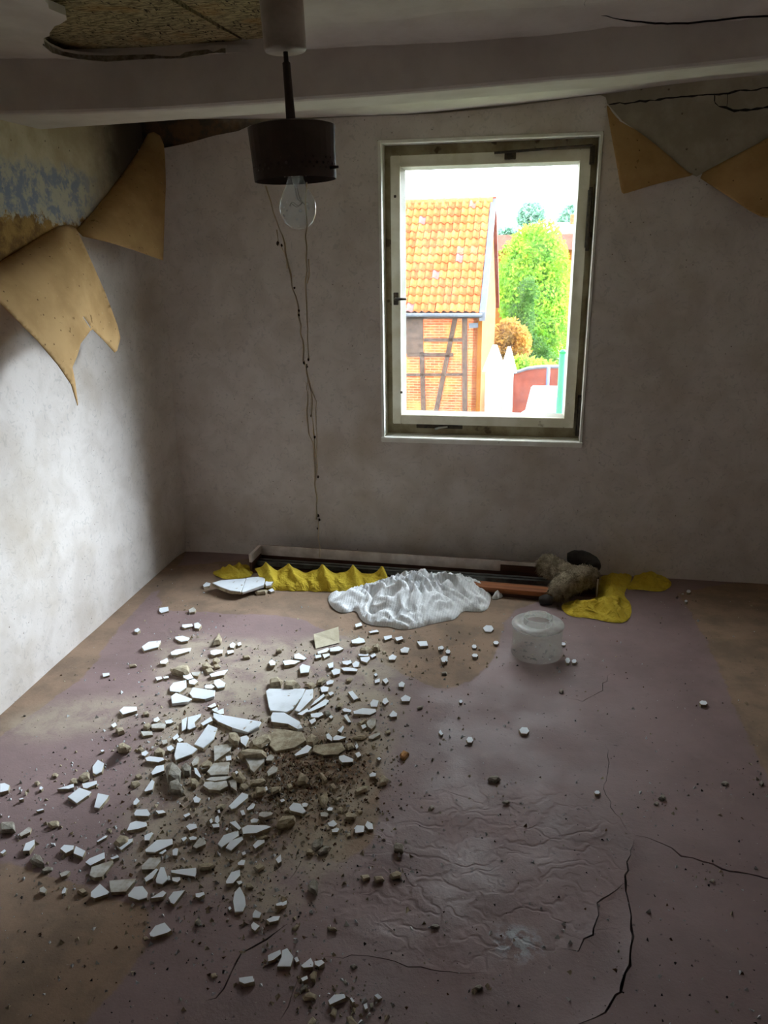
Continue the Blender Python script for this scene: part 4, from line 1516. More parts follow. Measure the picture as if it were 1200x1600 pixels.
# ------------------------------------------------------------------ cloth
def heap(name, px, zbase, hmax, rim, fold, m, label, cat, group=None, step=.012, it=2):
    """crumpled cloth: bulging sheet over the floor outline px, fold(x, y) adds creases (0..1)"""
    poly = np.array(smooth_poly([fl(*q) for q in px], it))
    V, T = plate(poly, [], step, step, .3, .15)
    d = poly_dist(V, poly)
    dm = d.max()
    pts = []
    for (x, y), dd in zip(V, d):
        a = min(1, dd / rim)
        prof = math.sqrt(max(0, 1 - (1 - a) ** 2))
        body = rim * .55 * prof + (hmax - rim * .55) * smooth01(np.array(dd / dm)) * prof
        pts.append((x, y, zbase + max(.0008, float(body) * (0.42 + .85 * fold(x, y)))))
    pts = np.array(pts)
    org = np.array((poly[:, 0].mean(), poly[:, 1].mean(), 0))
    o = link(name, mesh_of(name, pts - org, T), m, None, org, smooth=True)
    return tag(o, label, cat, group)


def creases(fx, fy, ang, seed, warp=.09, sharp=1.0):
    ca, sa = math.cos(ang), math.sin(ang)

    def f(x, y):
        wx = x + warp * nz(x * 5, y * 5, seed) + warp * .5 * nz(x * 11, y * 11, seed + 3)
        wy = y + warp * nz(x * 5 + 7, y * 5, seed + 1)
        u, v = wx * ca + wy * sa, -wx * sa + wy * ca
        a = 1 - abs(nz(u * fx, v * fy, seed + 5)) * 2
        b = 1 - abs(nz(u * fx * 2.3, v * fy * 2.1, seed + 9)) * 2
        return max(0, .65 * a + .35 * b) ** sharp
    return f


net_px = [(511, 932), (514, 945), (527, 957), (540, 959), (557, 954), (562, 967), (572, 976), (595, 980), (610, 980), (620, 984), (632, 985), (650, 983), (665, 978),
          (697, 971), (712, 969), (722, 955), (740, 957), (760, 956), (766, 943), (768, 930), (762, 918), (745, 908), (700, 904), (660, 902), (640, 902), (600, 908), (560, 922), (530, 928)]
heap('net_curtain', net_px, .002, .125, .055, creases(13, 5.0, .8, 11, .20), MAT['net'], 'crumpled white net curtain heaped on the floor below the window', 'curtain', None, .009)
# loose gauzy twist of the same curtain on its right end
for name, px, h, seed in (('net_scrap', [(766, 935), (780, 924), (789, 926), (786, 934), (774, 938)], .03, 3),):
    heap(name, px, .002, h, .02, creases(14, 8, .3, seed), MAT['net'], 'small twist of white net lying at the right end of the net curtain', 'cloth', None, .008)

yel = MAT['yellow']
heap('yellow_cloth', [(876, 950), (880, 943), (900, 940), (918, 944), (922, 937), (935, 934), (930, 920), (931, 906), (945, 900), (975, 898), (988, 899), (985, 912), (976, 925), (976, 934), (986, 943),
                      (987, 962), (977, 974), (955, 974), (920, 966), (897, 965), (884, 960)], .002, .058, .016, creases(18, 8, .7, 21, .06, 1.3), yel,
     'crumpled bright yellow cloth spread on the floor before the shaggy bundle', 'cloth', 'yellow curtain cloths', .006, 1)
heap('yellow_cloth', [(975, 922), (988, 908), (992, 898), (1007, 898), (1036, 901), (1049, 909), (1049, 917), (1036, 925), (1020, 925), (1000, 922)], .002, .045, .016, creases(20, 12, .2, 31, .06, 1.3), yel,
     'smaller crumpled yellow cloth against the window wall, rightmost', 'cloth', 'yellow curtain cloths', .006, 1)
heap('yellow_cloth', [(330, 895), (345, 890), (372, 884), (392, 884), (397, 900), (376, 905), (352, 906), (340, 902)], .002, .045, .016, creases(14, 7, .4, 41, .06), yel,
     'yellow cloth corner at the left end of the pelmet, under the broken plaster plate', 'cloth', 'yellow curtain cloths', .007, 1)

# gathered yellow curtain still hooked to the track
n_s, n_t = 110, 22
hooks = (.09, .27, .53, .765, .985)
tA, tB = at(398, 888, 2, .055), at(600, 896, 2, .055)
bA, bB = at(414, 922, 2, .004), at(612, 926, 2, .004)
vv, ff = [], []
for i in range(n_s + 1):
    s = i / n_s
    dh = min(abs(s - h) for h in hooks)
    peak = math.exp(-dh / .035)
    sag = min(1, dh / .11)
    Tp = tA + (tB - tA) * s
    Bp = bA + (bB - bA) * s
    for j in range(n_t + 1):
        t = j / n_t
        q = Tp + (Bp - Tp) * t
        ztop = .052 - .016 * sag + .026 * peak
        z = ztop * (1 - t) ** .75 + .004
        z += .022 * math.sin(PI * t) * (.6 + .4 * nz(s * 9, t * 2, 4))
        fold = .5 + .5 * math.cos((s * 9 + .35 * nz(s * 6, t * 3, 1) + .5 * t) * 2 * PI)
        z += (.010 * fold * (1 - abs(t - .35)) + .010 * peak * (1 - t))
        if t > .93:
            z *= .35
        off = .010 * nz(s * 16, t * 2, 7) * t
        vv.append((q[0] + off * .5, q[1] + off - .012 * fold * math.sin(PI * t), max(.0015, z)))
for i in range(n_s):
    for j in range(n_t):
        a = i * (n_t + 1) + j
        ff.append((a, a + 1, a + n_t + 2, a + n_t + 1))
cur = link('yellow_curtain', mesh_of('yellow_curtain', np.array(vv) - np.array((bA[0], bA[1], 0)), ff), yel, None, (bA[0], bA[1], 0), smooth=True)
solidify(cur, .0015, 1)
tag(cur, 'gathered yellow curtain still hooked to the pelmet track', 'curtain', 'yellow curtain cloths')


def lump_tube(name, pts, rads, m, parent, seed, seg=22, amp=.22, freq=26):
    pts = [np.array(p, float) for p in smooth_poly(pts, 2, False)]
    rs = np.interp(np.linspace(0, 1, len(pts)), np.linspace(0, 1, len(rads)), rads)
    rs[0] *= .35
    rs[-1] *= .35
    v, f = tube_data(pts, list(rs), seg)
    v = [np.array(q) for q in v]
    cen = np.repeat(np.array(pts), seg, 0)
    o_ = []
    for q, c in zip(v, cen):
        k = 1 + amp * nz(q[0] * freq, q[1] * freq, q[2] * freq + seed) + amp * .6 * nz(q[0] * freq * 2.6, q[1] * freq * 2.6, q[2] * freq * 2.6 + seed)
        p = c + (q - c) * k
        p[2] = max(p[2], .003)
        o_.append(p)
    return link(name, mesh_of(name, o_, f), m, parent, smooth=True), np.array(o_), cen


fur = tag(empty('shaggy_bundle', (*fl(885, 925), 0)), 'shaggy grey brown fleece bundle slumped over the right end of the pelmet', 'bundle')
f0 = np.array(fur.location)
paths = [([at(848, 882, 2, .115), at(862, 884, 2, .12), at(876, 894, 2, .115), at(890, 902, 2, .10)], [.040, .050, .050, .045]),
         ([at(925, 900, 2, .085), at(908, 902, 2, .105), at(892, 908, 2, .10), at(877, 918, 2, .075), at(871, 931, 2, .045)], [.040, .052, .054, .050, .042])]
strands_v, strands_f = [], []
for k, (pth, rd) in enumerate(paths):
    o, vs_, cen = lump_tube('roll', [p - f0 for p in pth], rd, MAT['fur'], fur, k * 9 + 2)
    for _ in range(4200):
        i = RNG.integers(len(vs_))
        p = vs_[i]
        nrm = p - cen[i]
        nrm = nrm / (np.linalg.norm(nrm) + 1e-9)
        tdir = np.cross(nrm, RNG.normal(size=3))
        tdir /= np.linalg.norm(tdir) + 1e-9
        L_ = RNG.uniform(.014, .040)
        w = np.cross(tdir, nrm) * .0016
        p = p + RNG.normal(0, .003, 3)
        a = p + (tdir * .55 + nrm * .35) * L_ * .5
        b = p + (tdir * .9 + nrm * .18 + np.array((0, 0, -.35))) * L_
        for q in (p, a, b):
            q[2] = max(q[2], .002)
        n0 = len(strands_v)
        strands_v += [p - w, p + w, a + w * .8, a - w * .8, b]
        strands_f += [(n0, n0 + 1, n0 + 2, n0 + 3), (n0 + 3, n0 + 2, n0 + 4)]
tag(link('fleece_strands', mesh_of('fleece_strands', strands_v, strands_f), MAT['fur'], fur), kind='stuff')
for (name, lab, pth, rd, sd) in (('dark_rag', 'dark grey rag lying behind the shaggy bundle against the wall', [at(886, 873, 2, .12), at(905, 872, 2, .125), at(922, 878, 2, .11), at(928, 890, 2, .09)], [.028, .042, .045, .03], 3),
                                 ('dark_rag', 'small black rag poking out in front of the shaggy bundle', [at(842, 938, 2, .018), at(852, 937, 2, .024), at(864, 940, 2, .02)], [.012, .024, .016], 8)):
    o, vs_, _ = lump_tube(name, pth, rd, MAT['dark_rag'], None, sd, 18, .3, 14)
    tag(o, lab, 'rag')

# ------------------------------------------------------------------ glass lampshade standing on the floor
gc = fl(838, 1019)
shade = tag(empty('glass_lampshade', (gc[0], gc[1], float(floor_height([gc])[0]) + .001)), 'empty dusty clear glass lampshade standing on the floor', 'lampshade')
RB = .107
lathe('glass_body', [(RB * .985, 0), (RB * 1.0, .005), (RB * .968, .04), (RB * .955, .075), (RB * .968, .112), (RB * .992, .126),
                     (RB * .955, .126), (RB * .93, .112), (RB * .92, .075), (RB * .935, .04), (RB * .965, .004)], MAT['glass_shade'], shade, 56, None, True)
lathe('shoulder', [(RB * .992, .126), (RB * 1.012, .131), (RB * .99, .1355), (.064, .1375), (.060, .1375), (.060, .134), (RB * .97, .131)], MAT['glass_top'], shade, 56, None, True)
lathe('neck', [(.0600, .136), (.0585, .160), (.0605, .164), (.0575, .166), (.0545, .163), (.0555, .140)], MAT['glass_neck'], shade, 48, None, True)
v_, f_ = [], []
for k in range(30):
    a, r = random.uniform(0, 2 * PI), RB * random.uniform(.3, .9)
    p = np.array((r * math.cos(a), r * math.sin(a), .002))
    t1 = [p + RNG.normal(0, .007, 3) * (1, 1, .3) for _ in range(4)]
    t1 = [(q[0], q[1], abs(q[2]) + .001 * i) for i, q in enumerate(t1)]
    n0 = len(v_)
    v_ += t1
    f_ += [(n0, n0 + 1, n0 + 2), (n0, n0 + 3, n0 + 1), (n0 + 1, n0 + 3, n0 + 2), (n0, n0 + 2, n0 + 3)]
tag(link('dirt_inside', mesh_of('dirt_inside', v_, f_), MAT['dark_bit'], shade), kind='stuff')

# ================================================================== PLASTER RUBBLE
def crop(ox, oy, s, items):
    return [(k, [(ox + x / s, oy + y / s) for x, y in pts]) for k, pts in items]


# w = white painted shard, d = dirty / turned shard, t = tan clay crumb, g = grey lump, o = orange crumb
RUB = []
RUB += crop(160, 930, 3.75, [
    ('w', [(335, 75), (385, 68), (388, 90), (345, 102), (333, 92)]), ('d', [(505, 85), (535, 70), (548, 85), (540, 97), (510, 100)]),
    ('w', [(468, 172), (525, 165), (530, 180), (485, 193), (467, 186)]), ('w', [(537, 165), (560, 160), (580, 175), (565, 195), (540, 190)]),
    ('w', [(425, 240), (470, 237), (510, 252), (500, 268), (460, 272), (430, 255)]), ('w', [(188, 200), (210, 192), (222, 205), (205, 217), (188, 212)]),
    ('w', [(230, 302), (270, 275), (342, 265), (325, 300), (245, 322)]), ('w', [(400, 335), (430, 318), (520, 303), (510, 325), (440, 350), (405, 352)]),
    ('w', [(338, 388), (380, 367), (387, 385), (370, 402), (340, 402)]), ('w', [(632, 325), (660, 317), (705, 320), (700, 340), (655, 352), (635, 345)]),
    ('w', [(745, 290), (765, 275), (780, 285), (770, 308), (748, 306)]), ('w', [(730, 325), (768, 320), (770, 335), (735, 345)]),
    ('t', [(400, 418), (440, 400), (505, 395), (508, 435), (480, 447), (405, 428)]), ('t', [(580, 395), (610, 385), (640, 405), (620, 420), (585, 412)]),
    ('w', [(628, 465), (680, 445), (735, 432), (710, 465), (640, 482)]), ('w', [(470, 460), (515, 455), (535, 485), (500, 495), (475, 482)]),
    ('d', [(520, 450), (575, 447), (560, 475), (530, 470)]), ('w', [(395, 535), (415, 510), (490, 497), (492, 540), (450, 570), (395, 560)]),
    ('w', [(655, 500), (685, 492), (722, 515), (715, 535), (675, 542), (655, 520)]), ('w', [(505, 500), (540, 490), (560, 505), (540, 522), (508, 518)]),
    ('w', [(402, 590), (430, 570), (525, 610), (500, 625), (408, 632)]), ('w', [(510, 575), (530, 545), (660, 560), (655, 590), (600, 605), (530, 598)]),
    ('w', [(598, 528), (640, 522), (658, 535), (640, 548), (602, 545)]), ('w', [(100, 675), (125, 652), (200, 652), (203, 675), (120, 700)]),
    ('w', [(0, 458), (40, 455), (42, 468), (5, 478)]),
    ('W:long pointed white plaster shard, lower left of the largest white plate', [(650, 690), (690, 700), (930, 738), (915, 765), (850, 800), (760, 775), (680, 742), (650, 715)]),
    ('w', [(660, 682), (710, 662), (712, 694), (690, 698)]), ('w', [(575, 750), (635, 710), (648, 735), (590, 765)]),
    ('w', [(503, 715), (580, 695), (575, 712), (540, 745), (545, 770), (510, 785), (497, 780)]), ('w', [(465, 730), (498, 712), (490, 780), (465, 795)]),
    ('W:tall rectangular white shard just below the long pointed shard', [(538, 870), (620, 757), (675, 780), (655, 840), (590, 892)]),
    ('w', [(640, 640), (660, 628), (668, 645), (640, 660), (615, 655)]), ('w', [(640, 670), (672, 655), (678, 672), (660, 685)]),
    ('d', [(285, 760), (345, 745), (372, 755), (360, 778), (290, 780)]), ('w', [(366, 735), (400, 728), (418, 742), (400, 750), (372, 752)]),
    ('d', [(225, 800), (290, 795), (295, 815), (240, 825)]), ('w', [(410, 835), (440, 808), (450, 830), (420, 850)]),
    ('t', [(90, 870), (120, 850), (165, 880), (140, 897), (95, 890)]), ('t', [(75, 775), (120, 765), (130, 790), (95, 800)]),
    ('w', [(50, 760), (75, 745), (85, 762), (65, 775)]), ('w', [(975, 395), (990, 377), (1015, 390), (1010, 408), (985, 412)]),
    ('t', [(735, 800), (780, 787), (803, 815), (795, 850), (770, 860), (740, 830)]), ('t', [(865, 850), (960, 795), (985, 800), (980, 830), (930, 870), (870, 880)]),
    ('w', [(808, 830), (845, 822), (860, 838), (840, 885), (810, 860)]), ('w', [(435, 840), (460, 835), (475, 850), (450, 862)]),
    ('t', [(645, 370), (670, 355), (690, 368), (670, 390), (648, 385)]), ('t', [(680, 205), (660, 245), (650, 270), (690, 262), (700, 240)]),
    ('t', [(600, 430), (640, 422), (650, 440), (615, 452)]), ('t', [(650, 405), (680, 398), (690, 412), (660, 420)]),
    ('w', [(790, 280), (810, 272), (815, 290), (795, 298)]), ('g', [(1020, 310), (1045, 303), (1050, 320), (1025, 328)]),
    ('t', [(820, 350), (860, 345), (865, 358), (828, 362)]), ('t', [(235, 680), (265, 672), (275, 690), (245, 698)]),
    ('w', [(300, 725), (325, 712), (338, 728), (320, 742), (302, 740)]), ('t', [(240, 750), (275, 740), (285, 755), (260, 772), (238, 765)]),
    ('w', [(310, 480), (345, 475), (350, 490), (320, 500)]), ('w', [(355, 478), (385, 472), (390, 483), (362, 488)]), ('t', [(155, 405), (195, 398), (198, 408), (160, 414)]),
])
RUB += crop(380, 960, 3.75, [
    ('W:largest white plaster plate of the floor rubble', [(133, 445), (150, 432), (362, 438), (347, 475), (288, 555), (255, 572), (160, 560), (150, 540)]),
    ('W:pointed white splinter split off the right side of the largest plate', [(368, 440), (410, 435), (408, 490), (330, 570), (303, 562), (343, 490)]),
    ('w', [(395, 540), (420, 505), (472, 462), (480, 475), (430, 518)]), ('w', [(370, 580), (410, 545), (480, 489), (502, 495), (480, 530), (400, 575)]),
    ('w', [(315, 585), (375, 548), (385, 562), (345, 592)]),
    ('W:white plate with a notched right end, directly below the largest plate', [(162, 600), (172, 577), (240, 577), (330, 625), (348, 660), (320, 668), (262, 640), (165, 630)]),
    ('S:upright cream plaster slab leaning behind the rubble near the net curtain', [(413, 115), (450, 105), (558, 72), (566, 165), (425, 200), (415, 160)]),
    ('w', [(435, 218), (495, 194), (506, 202), (488, 220), (440, 232)]), ('w', [(507, 197), (560, 184), (588, 200), (560, 215), (510, 218)]),
    ('w', [(422, 239), (455, 235), (458, 250), (425, 257)]), ('w', [(463, 232), (505, 229), (508, 240), (475, 257)]),
    ('w', [(632, 155), (680, 133), (708, 140), (715, 160), (680, 170), (640, 172)]), ('t', [(685, 190), (740, 178), (757, 190), (720, 210), (685, 205)]),
    ('t', [(760, 170), (790, 153), (802, 180), (790, 195), (762, 190)]), ('w', [(672, 233), (725, 220), (736, 232), (730, 243), (680, 243)]),
    ('w', [(685, 250), (740, 249), (743, 262), (725, 283), (690, 270)]), ('w', [(744, 240), (770, 228), (780, 240), (755, 253)]),
    ('w', [(578, 275), (630, 268), (637, 283), (610, 295), (585, 290)]), ('w', [(639, 290), (660, 273), (682, 282), (675, 305), (647, 308)]),
    ('w', [(575, 312), (605, 307), (670, 320), (665, 335), (590, 330)]), ('w', [(515, 330), (540, 317), (568, 322), (566, 345), (530, 355)]),
    ('w', [(492, 290), (528, 275), (528, 310), (505, 318)]), ('w', [(298, 235), (325, 225), (370, 255), (355, 266), (300, 258)]),
    ('w', [(230, 275), (275, 265), (335, 269), (300, 290), (245, 300)]), ('w', [(330, 305), (345, 288), (393, 302), (385, 340), (335, 345)]),
    ('w', [(152, 275), (170, 263), (193, 285), (180, 298), (152, 295)]), ('t', [(152, 360), (200, 352), (230, 370), (220, 395), (155, 395)]),
    ('t', [(236, 385), (300, 370), (330, 395), (290, 415), (240, 410)]), ('w', [(452, 430), (470, 420), (502, 425), (495, 450), (460, 457)]),
    ('w', [(485, 395), (510, 383), (532, 388), (525, 405), (490, 412)]), ('w', [(497, 460), (520, 452), (532, 462), (510, 475)]),
    ('t', [(360, 400), (410, 388), (428, 405), (400, 425)]), ('t', [(430, 380), (470, 358), (490, 375), (460, 398), (433, 395)]),
    ('w', [(613, 455), (640, 447), (675, 488), (648, 500)]), ('w', [(743, 520), (760, 498), (795, 505), (785, 540), (748, 540)]),
    ('w', [(645, 572), (700, 550), (775, 550), (780, 565), (740, 585), (650, 585)]), ('w', [(580, 560), (595, 547), (635, 558), (630, 572), (590, 570)]),
    ('w', [(588, 595), (605, 583), (632, 630), (615, 630)]), ('w', [(855, 590), (878, 562), (902, 580), (900, 598), (865, 600)]),
    ('w', [(922, 490), (950, 470), (982, 485), (975, 508), (930, 508)]), ('w', [(910, 405), (930, 392), (948, 405), (940, 425), (912, 422)]),
    ('w', [(850, 250), (875, 233), (900, 245), (890, 265), (855, 265)]), ('w', [(920, 205), (945, 192), (975, 197), (965, 222), (925, 220)]),
    ('w', [(823, 130), (870, 120), (872, 135), (830, 152)]), ('w', [(888, 135), (930, 127), (938, 145), (900, 155)]),
    ('w', [(1017, 158), (1075, 153), (1083, 182), (1035, 188)]), ('w', [(1158, 255), (1175, 242), (1198, 245), (1196, 278), (1160, 275)]),
    ('w', [(1142, 190), (1165, 183), (1172, 200), (1145, 208)]), ('w', [(655, 57), (690, 47), (698, 65), (660, 75)]),
    ('w', [(735, 100), (785, 90), (795, 102), (745, 108)]), ('w', [(815, 385), (840, 372), (852, 390), (835, 405)]),
    ('w', [(770, 385), (800, 375), (800, 395), (772, 402)]), ('w', [(765, 350), (780, 343), (788, 355), (775, 362)]),
    ('w', [(820, 495), (840, 487), (853, 510), (830, 528), (815, 515)]), ('w', [(395, 582), (460, 572), (470, 587), (440, 604), (400, 602)]),
    ('w', [(385, 622), (420, 608), (428, 624), (400, 642)]), ('d', [(722, 630), (750, 605), (780, 610), (775, 650), (752, 672), (730, 655)]),
    ('w', [(690, 650), (715, 642), (722, 660), (700, 672)]), ('t', [(668, 630), (720, 605), (726, 615), (690, 642)]),
    ('w', [(553, 680), (585, 650), (592, 660), (575, 695)]), ('w', [(527, 720), (545, 705), (605, 718), (560, 738), (527, 738)]),
    ('w', [(485, 705), (500, 695), (522, 720), (520, 742), (490, 725)]), ('d', [(735, 712), (800, 690), (803, 705), (760, 728), (738, 725)]),
    ('W:almond shaped white shard lying on the brown earth', [(300, 820), (375, 763), (403, 778), (380, 810), (310, 828)]),
    ('w', [(560, 830), (590, 823), (645, 845), (640, 862), (580, 868), (562, 850)]), ('w', [(655, 815), (680, 805), (692, 825), (670, 838)]),
    ('t', [(368, 705), (400, 690), (440, 715), (410, 745), (372, 740)]),
    ('T:large flat brown clay slab below the notched white plate', [(165, 690), (200, 668), (345, 690), (366, 740), (300, 780), (190, 800), (155, 765)]),
    ('T:thin flat tan clay slab right of the brown earth', [(415, 765), (575, 750), (598, 790), (555, 818), (470, 822), (405, 800)]),
    ('o', [(918, 810), (940, 785), (975, 800), (945, 835), (925, 830)]), ('t', [(545, 530), (565, 512), (588, 515), (575, 540), (550, 543)]),
    ('t', [(600, 375), (620, 362), (642, 370), (630, 385), (605, 388)]), ('t', [(830, 680), (860, 672), (865, 690), (840, 695)]),
    ('g', [(470, 560), (500, 548), (512, 570), (490, 585)]), ('w', [(500, 600), (515, 588), (528, 600), (515, 612)]),
    ('t', [(600, 755), (640, 745), (650, 770), (615, 785)]), ('w', [(655, 770), (668, 755), (676, 775), (664, 788)]),
    ('t', [(640, 715), (690, 700), (730, 705), (690, 722)]), ('g', [(1160, 335), (1190, 330), (1192, 345), (1165, 345)]),
    ('t', [(815, 215), (830, 207), (838, 220), (822, 226)]), ('w', [(1145, 690), (1155, 675), (1172, 700), (1160, 708)]), ('t', [(190, 200), (215, 193), (222, 205), (198, 212)]),
    ('t', [(750, 760), (770, 755), (772, 768), (755, 770)]), ('w', [(780, 845), (800, 835), (806, 850), (788, 856)]), ('g', [(1020, 535), (1055, 530), (1050, 542), (1025, 546)]),
])
RUB += crop(180, 1080, 4.286, [
    ('d', [(660, 365), (790, 347), (765, 400), (665, 470)]), ('W:wedge shaped white shard at the left of the rubble, above the grey lump', [(395, 430), (415, 345), (480, 345), (550, 385), (510, 420), (405, 460)]),
    ('w', [(200, 445), (230, 435), (320, 445), (330, 460), (290, 475), (210, 465)]), ('w', [(240, 545), (275, 502), (326, 492), (328, 530), (250, 560)]),
    ('g', [(335, 470), (380, 450), (435, 490), (430, 560), (345, 565)]), ('d', [(615, 540), (660, 480), (765, 470), (755, 555), (640, 562)]),
    ('d', [(588, 628), (600, 605), (640, 602), (665, 610), (745, 600), (755, 635), (700, 665), (625, 655)]), ('d', [(605, 592), (640, 575), (785, 567), (740, 592), (660, 602)]),
    ('d', [(762, 600), (810, 583), (815, 670), (775, 640)]), ('w', [(528, 512), (545, 515), (575, 570), (570, 580), (535, 550)]),
    ('d', [(510, 480), (545, 430), (565, 440), (550, 490), (520, 505)]), ('W:white shard standing alone just in front of the rubble centre', [(760, 770), (850, 677), (890, 690), (885, 715), (810, 780), (780, 790)]),
    ('w', [(195, 665), (245, 590), (265, 605), (250, 660), (200, 672)]), ('w', [(520, 720), (540, 702), (575, 720), (560, 745), (530, 745)]),
    ('w', [(122, 740), (145, 713), (165, 735), (140, 760), (122, 760)]), ('w', [(125, 815), (140, 790), (215, 792), (235, 825), (220, 838), (130, 830)]),
    ('t', [(815, 398), (880, 370), (1000, 380), (1003, 418), (850, 425)]), ('D:dirty white triangular shard under the tan clay crust at the rubble centre', [(895, 490), (862, 438), (1005, 427), (995, 475), (930, 540), (905, 520)]),
    ('d', [(1015, 540), (1060, 493), (1090, 510), (1080, 540), (1025, 568)]), ('d', [(1012, 440), (1045, 420), (1065, 440), (1050, 465), (1012, 465)]),
    ('t', [(780, 530), (840, 525), (870, 560), (855, 590), (800, 575)]), ('t', [(900, 590), (990, 563), (1010, 590), (970, 615), (910, 612)]),
    ('t', [(915, 670), (960, 635), (1010, 650), (985, 680), (920, 690)]), ('t', [(1040, 640), (1110, 627), (1100, 655), (1050, 675)]),
    ('w', [(880, 790), (920, 745), (940, 755), (925, 785), (890, 800)]), ('d', [(960, 835), (980, 810), (1045, 805), (1050, 825), (1000, 845)]),
    ('w', [(905, 860), (930, 850), (965, 860), (950, 880), (910, 880)]), ('w', [(670, 845), (690, 832), (700, 870), (685, 885), (668, 875)]),
    ('w', [(685, 795), (700, 785), (705, 815), (690, 815)]), ('w', [(175, 410), (205, 395), (225, 412), (200, 435), (178, 428)]),
    ('t', [(15, 360), (50, 330), (105, 360), (90, 378), (20, 385)]), ('g', [(360, 595), (420, 575), (460, 640), (440, 660), (365, 645)]),
    ('t', [(570, 480), (620, 445), (650, 470), (640, 498), (580, 500)]), ('w', [(570, 510), (625, 500), (630, 510), (580, 524)]),
    ('w', [(740, 440), (775, 430), (778, 460), (745, 465)]), ('w', [(970, 360), (1020, 320), (1022, 360), (990, 372)]),
    ('g', [(440, 490), (470, 465), (505, 490), (500, 540), (460, 540)]), ('t', [(255, 400), (290, 360), (330, 385), (320, 410), (270, 415)]),
    ('w', [(345, 375), (375, 360), (395, 380), (370, 400), (350, 395)]), ('d', [(310, 330), (345, 322), (352, 345), (320, 358)]), ('t', [(150, 380), (175, 368), (195, 385), (170, 400)]),
    ('t', [(130, 560), (165, 545), (180, 565), (150, 580)]), ('t', [(105, 600), (150, 590), (165, 610), (130, 635), (108, 625)]), ('t', [(835, 615), (870, 605), (890, 625), (860, 650), (838, 640)]),
    ('w', [(835, 800), (860, 795), (872, 825), (850, 832)]), ('w', [(270, 800), (320, 795), (340, 812), (290, 822)]), ('w', [(455, 830), (495, 812), (505, 825), (470, 845)]),
    ('w', [(800, 540), (815, 530), (825, 545), (810, 556)]), ('t', [(670, 770), (700, 742), (740, 750), (720, 775), (680, 785)]), ('w', [(630, 865), (645, 850), (655, 875), (640, 885)]),
    ('t', [(500, 580), (530, 570), (560, 600), (540, 630), (510, 620)]), ('w', [(1000, 645), (1015, 635), (1022, 660), (1008, 668)]),
])
RUB += crop(400, 1110, 4.286, [
    ('w', [(757, 430), (780, 413), (805, 420), (800, 440), (762, 445)]), ('t', [(825, 450), (850, 418), (890, 445), (870, 475), (830, 480)]),
    ('t', [(660, 530), (690, 510), (755, 487), (745, 520), (670, 548)]), ('t', [(272, 450), (300, 397), (350, 435), (335, 465), (280, 470)]),
    ('t', [(418, 410), (440, 402), (480, 460), (460, 470)]), ('t', [(490, 490), (520, 475), (545, 520), (525, 530)]),
    ('t', [(425, 570), (470, 535), (485, 580), (460, 635), (430, 605)]), ('w', [(220, 650), (250, 618), (298, 627), (335, 675), (310, 688), (230, 668)]),
    ('w', [(306, 625), (325, 617), (353, 625), (340, 645), (312, 645)]), ('t', [(130, 740), (170, 690), (265, 695), (260, 720), (210, 755), (140, 758)]),
    ('d', [(20, 690), (40, 677), (100, 680), (115, 690), (60, 715), (25, 715)]), ('t', [(10, 850), (70, 828), (80, 845), (30, 860)]),
    ('d', [(430, 685), (460, 678), (485, 690), (475, 712), (435, 708)]), ('w', [(475, 660), (490, 645), (515, 650), (510, 672), (480, 672)]),
    ('t', [(590, 690), (615, 672), (672, 685), (660, 715), (600, 715)]), ('t', [(545, 650), (570, 635), (590, 650), (570, 675), (545, 670)]),
    ('w', [(478, 755), (520, 733), (545, 760), (520, 778), (490, 775)]), ('w', [(505, 797), (540, 784), (560, 792), (545, 815), (510, 815)]),
    ('w', [(655, 790), (675, 767), (725, 772), (722, 815), (665, 820)]), ('w', [(730, 770), (745, 738), (780, 757), (785, 795), (752, 797)]),
    ('g', [(370, 880), (400, 850), (450, 845), (440, 890), (400, 920), (375, 915)]), ('g', [(410, 938), (470, 890), (500, 905), (480, 930), (430, 952)]),
    ('t', [(330, 930), (350, 912), (395, 938), (380, 952), (335, 952)]), ('g', [(920, 890), (950, 870), (990, 890), (985, 930), (925, 920)]),
    ('w', [(808, 320), (825, 312), (838, 322), (825, 335)]), ('t', [(0, 505), (60, 505), (62, 530), (0, 552)]), ('t', [(95, 515), (140, 497), (170, 503), (150, 540), (100, 535)]),
    ('t', [(205, 495), (235, 485), (245, 505), (220, 520)]), ('t', [(530, 590), (560, 570), (570, 580), (540, 605)]), ('w', [(160, 600), (185, 590), (195, 605), (170, 615)]),
    ('t', [(675, 670), (700, 660), (715, 672), (690, 685)]), ('g', [(1160, 640), (1180, 622), (1195, 645), (1175, 665)]), ('t', [(605, 820), (630, 815), (635, 840), (610, 845)]),
    ('t', [(180, 660), (205, 650), (215, 668), (190, 675)]), ('t', [(465, 770), (485, 760), (500, 790), (475, 800)]),
])
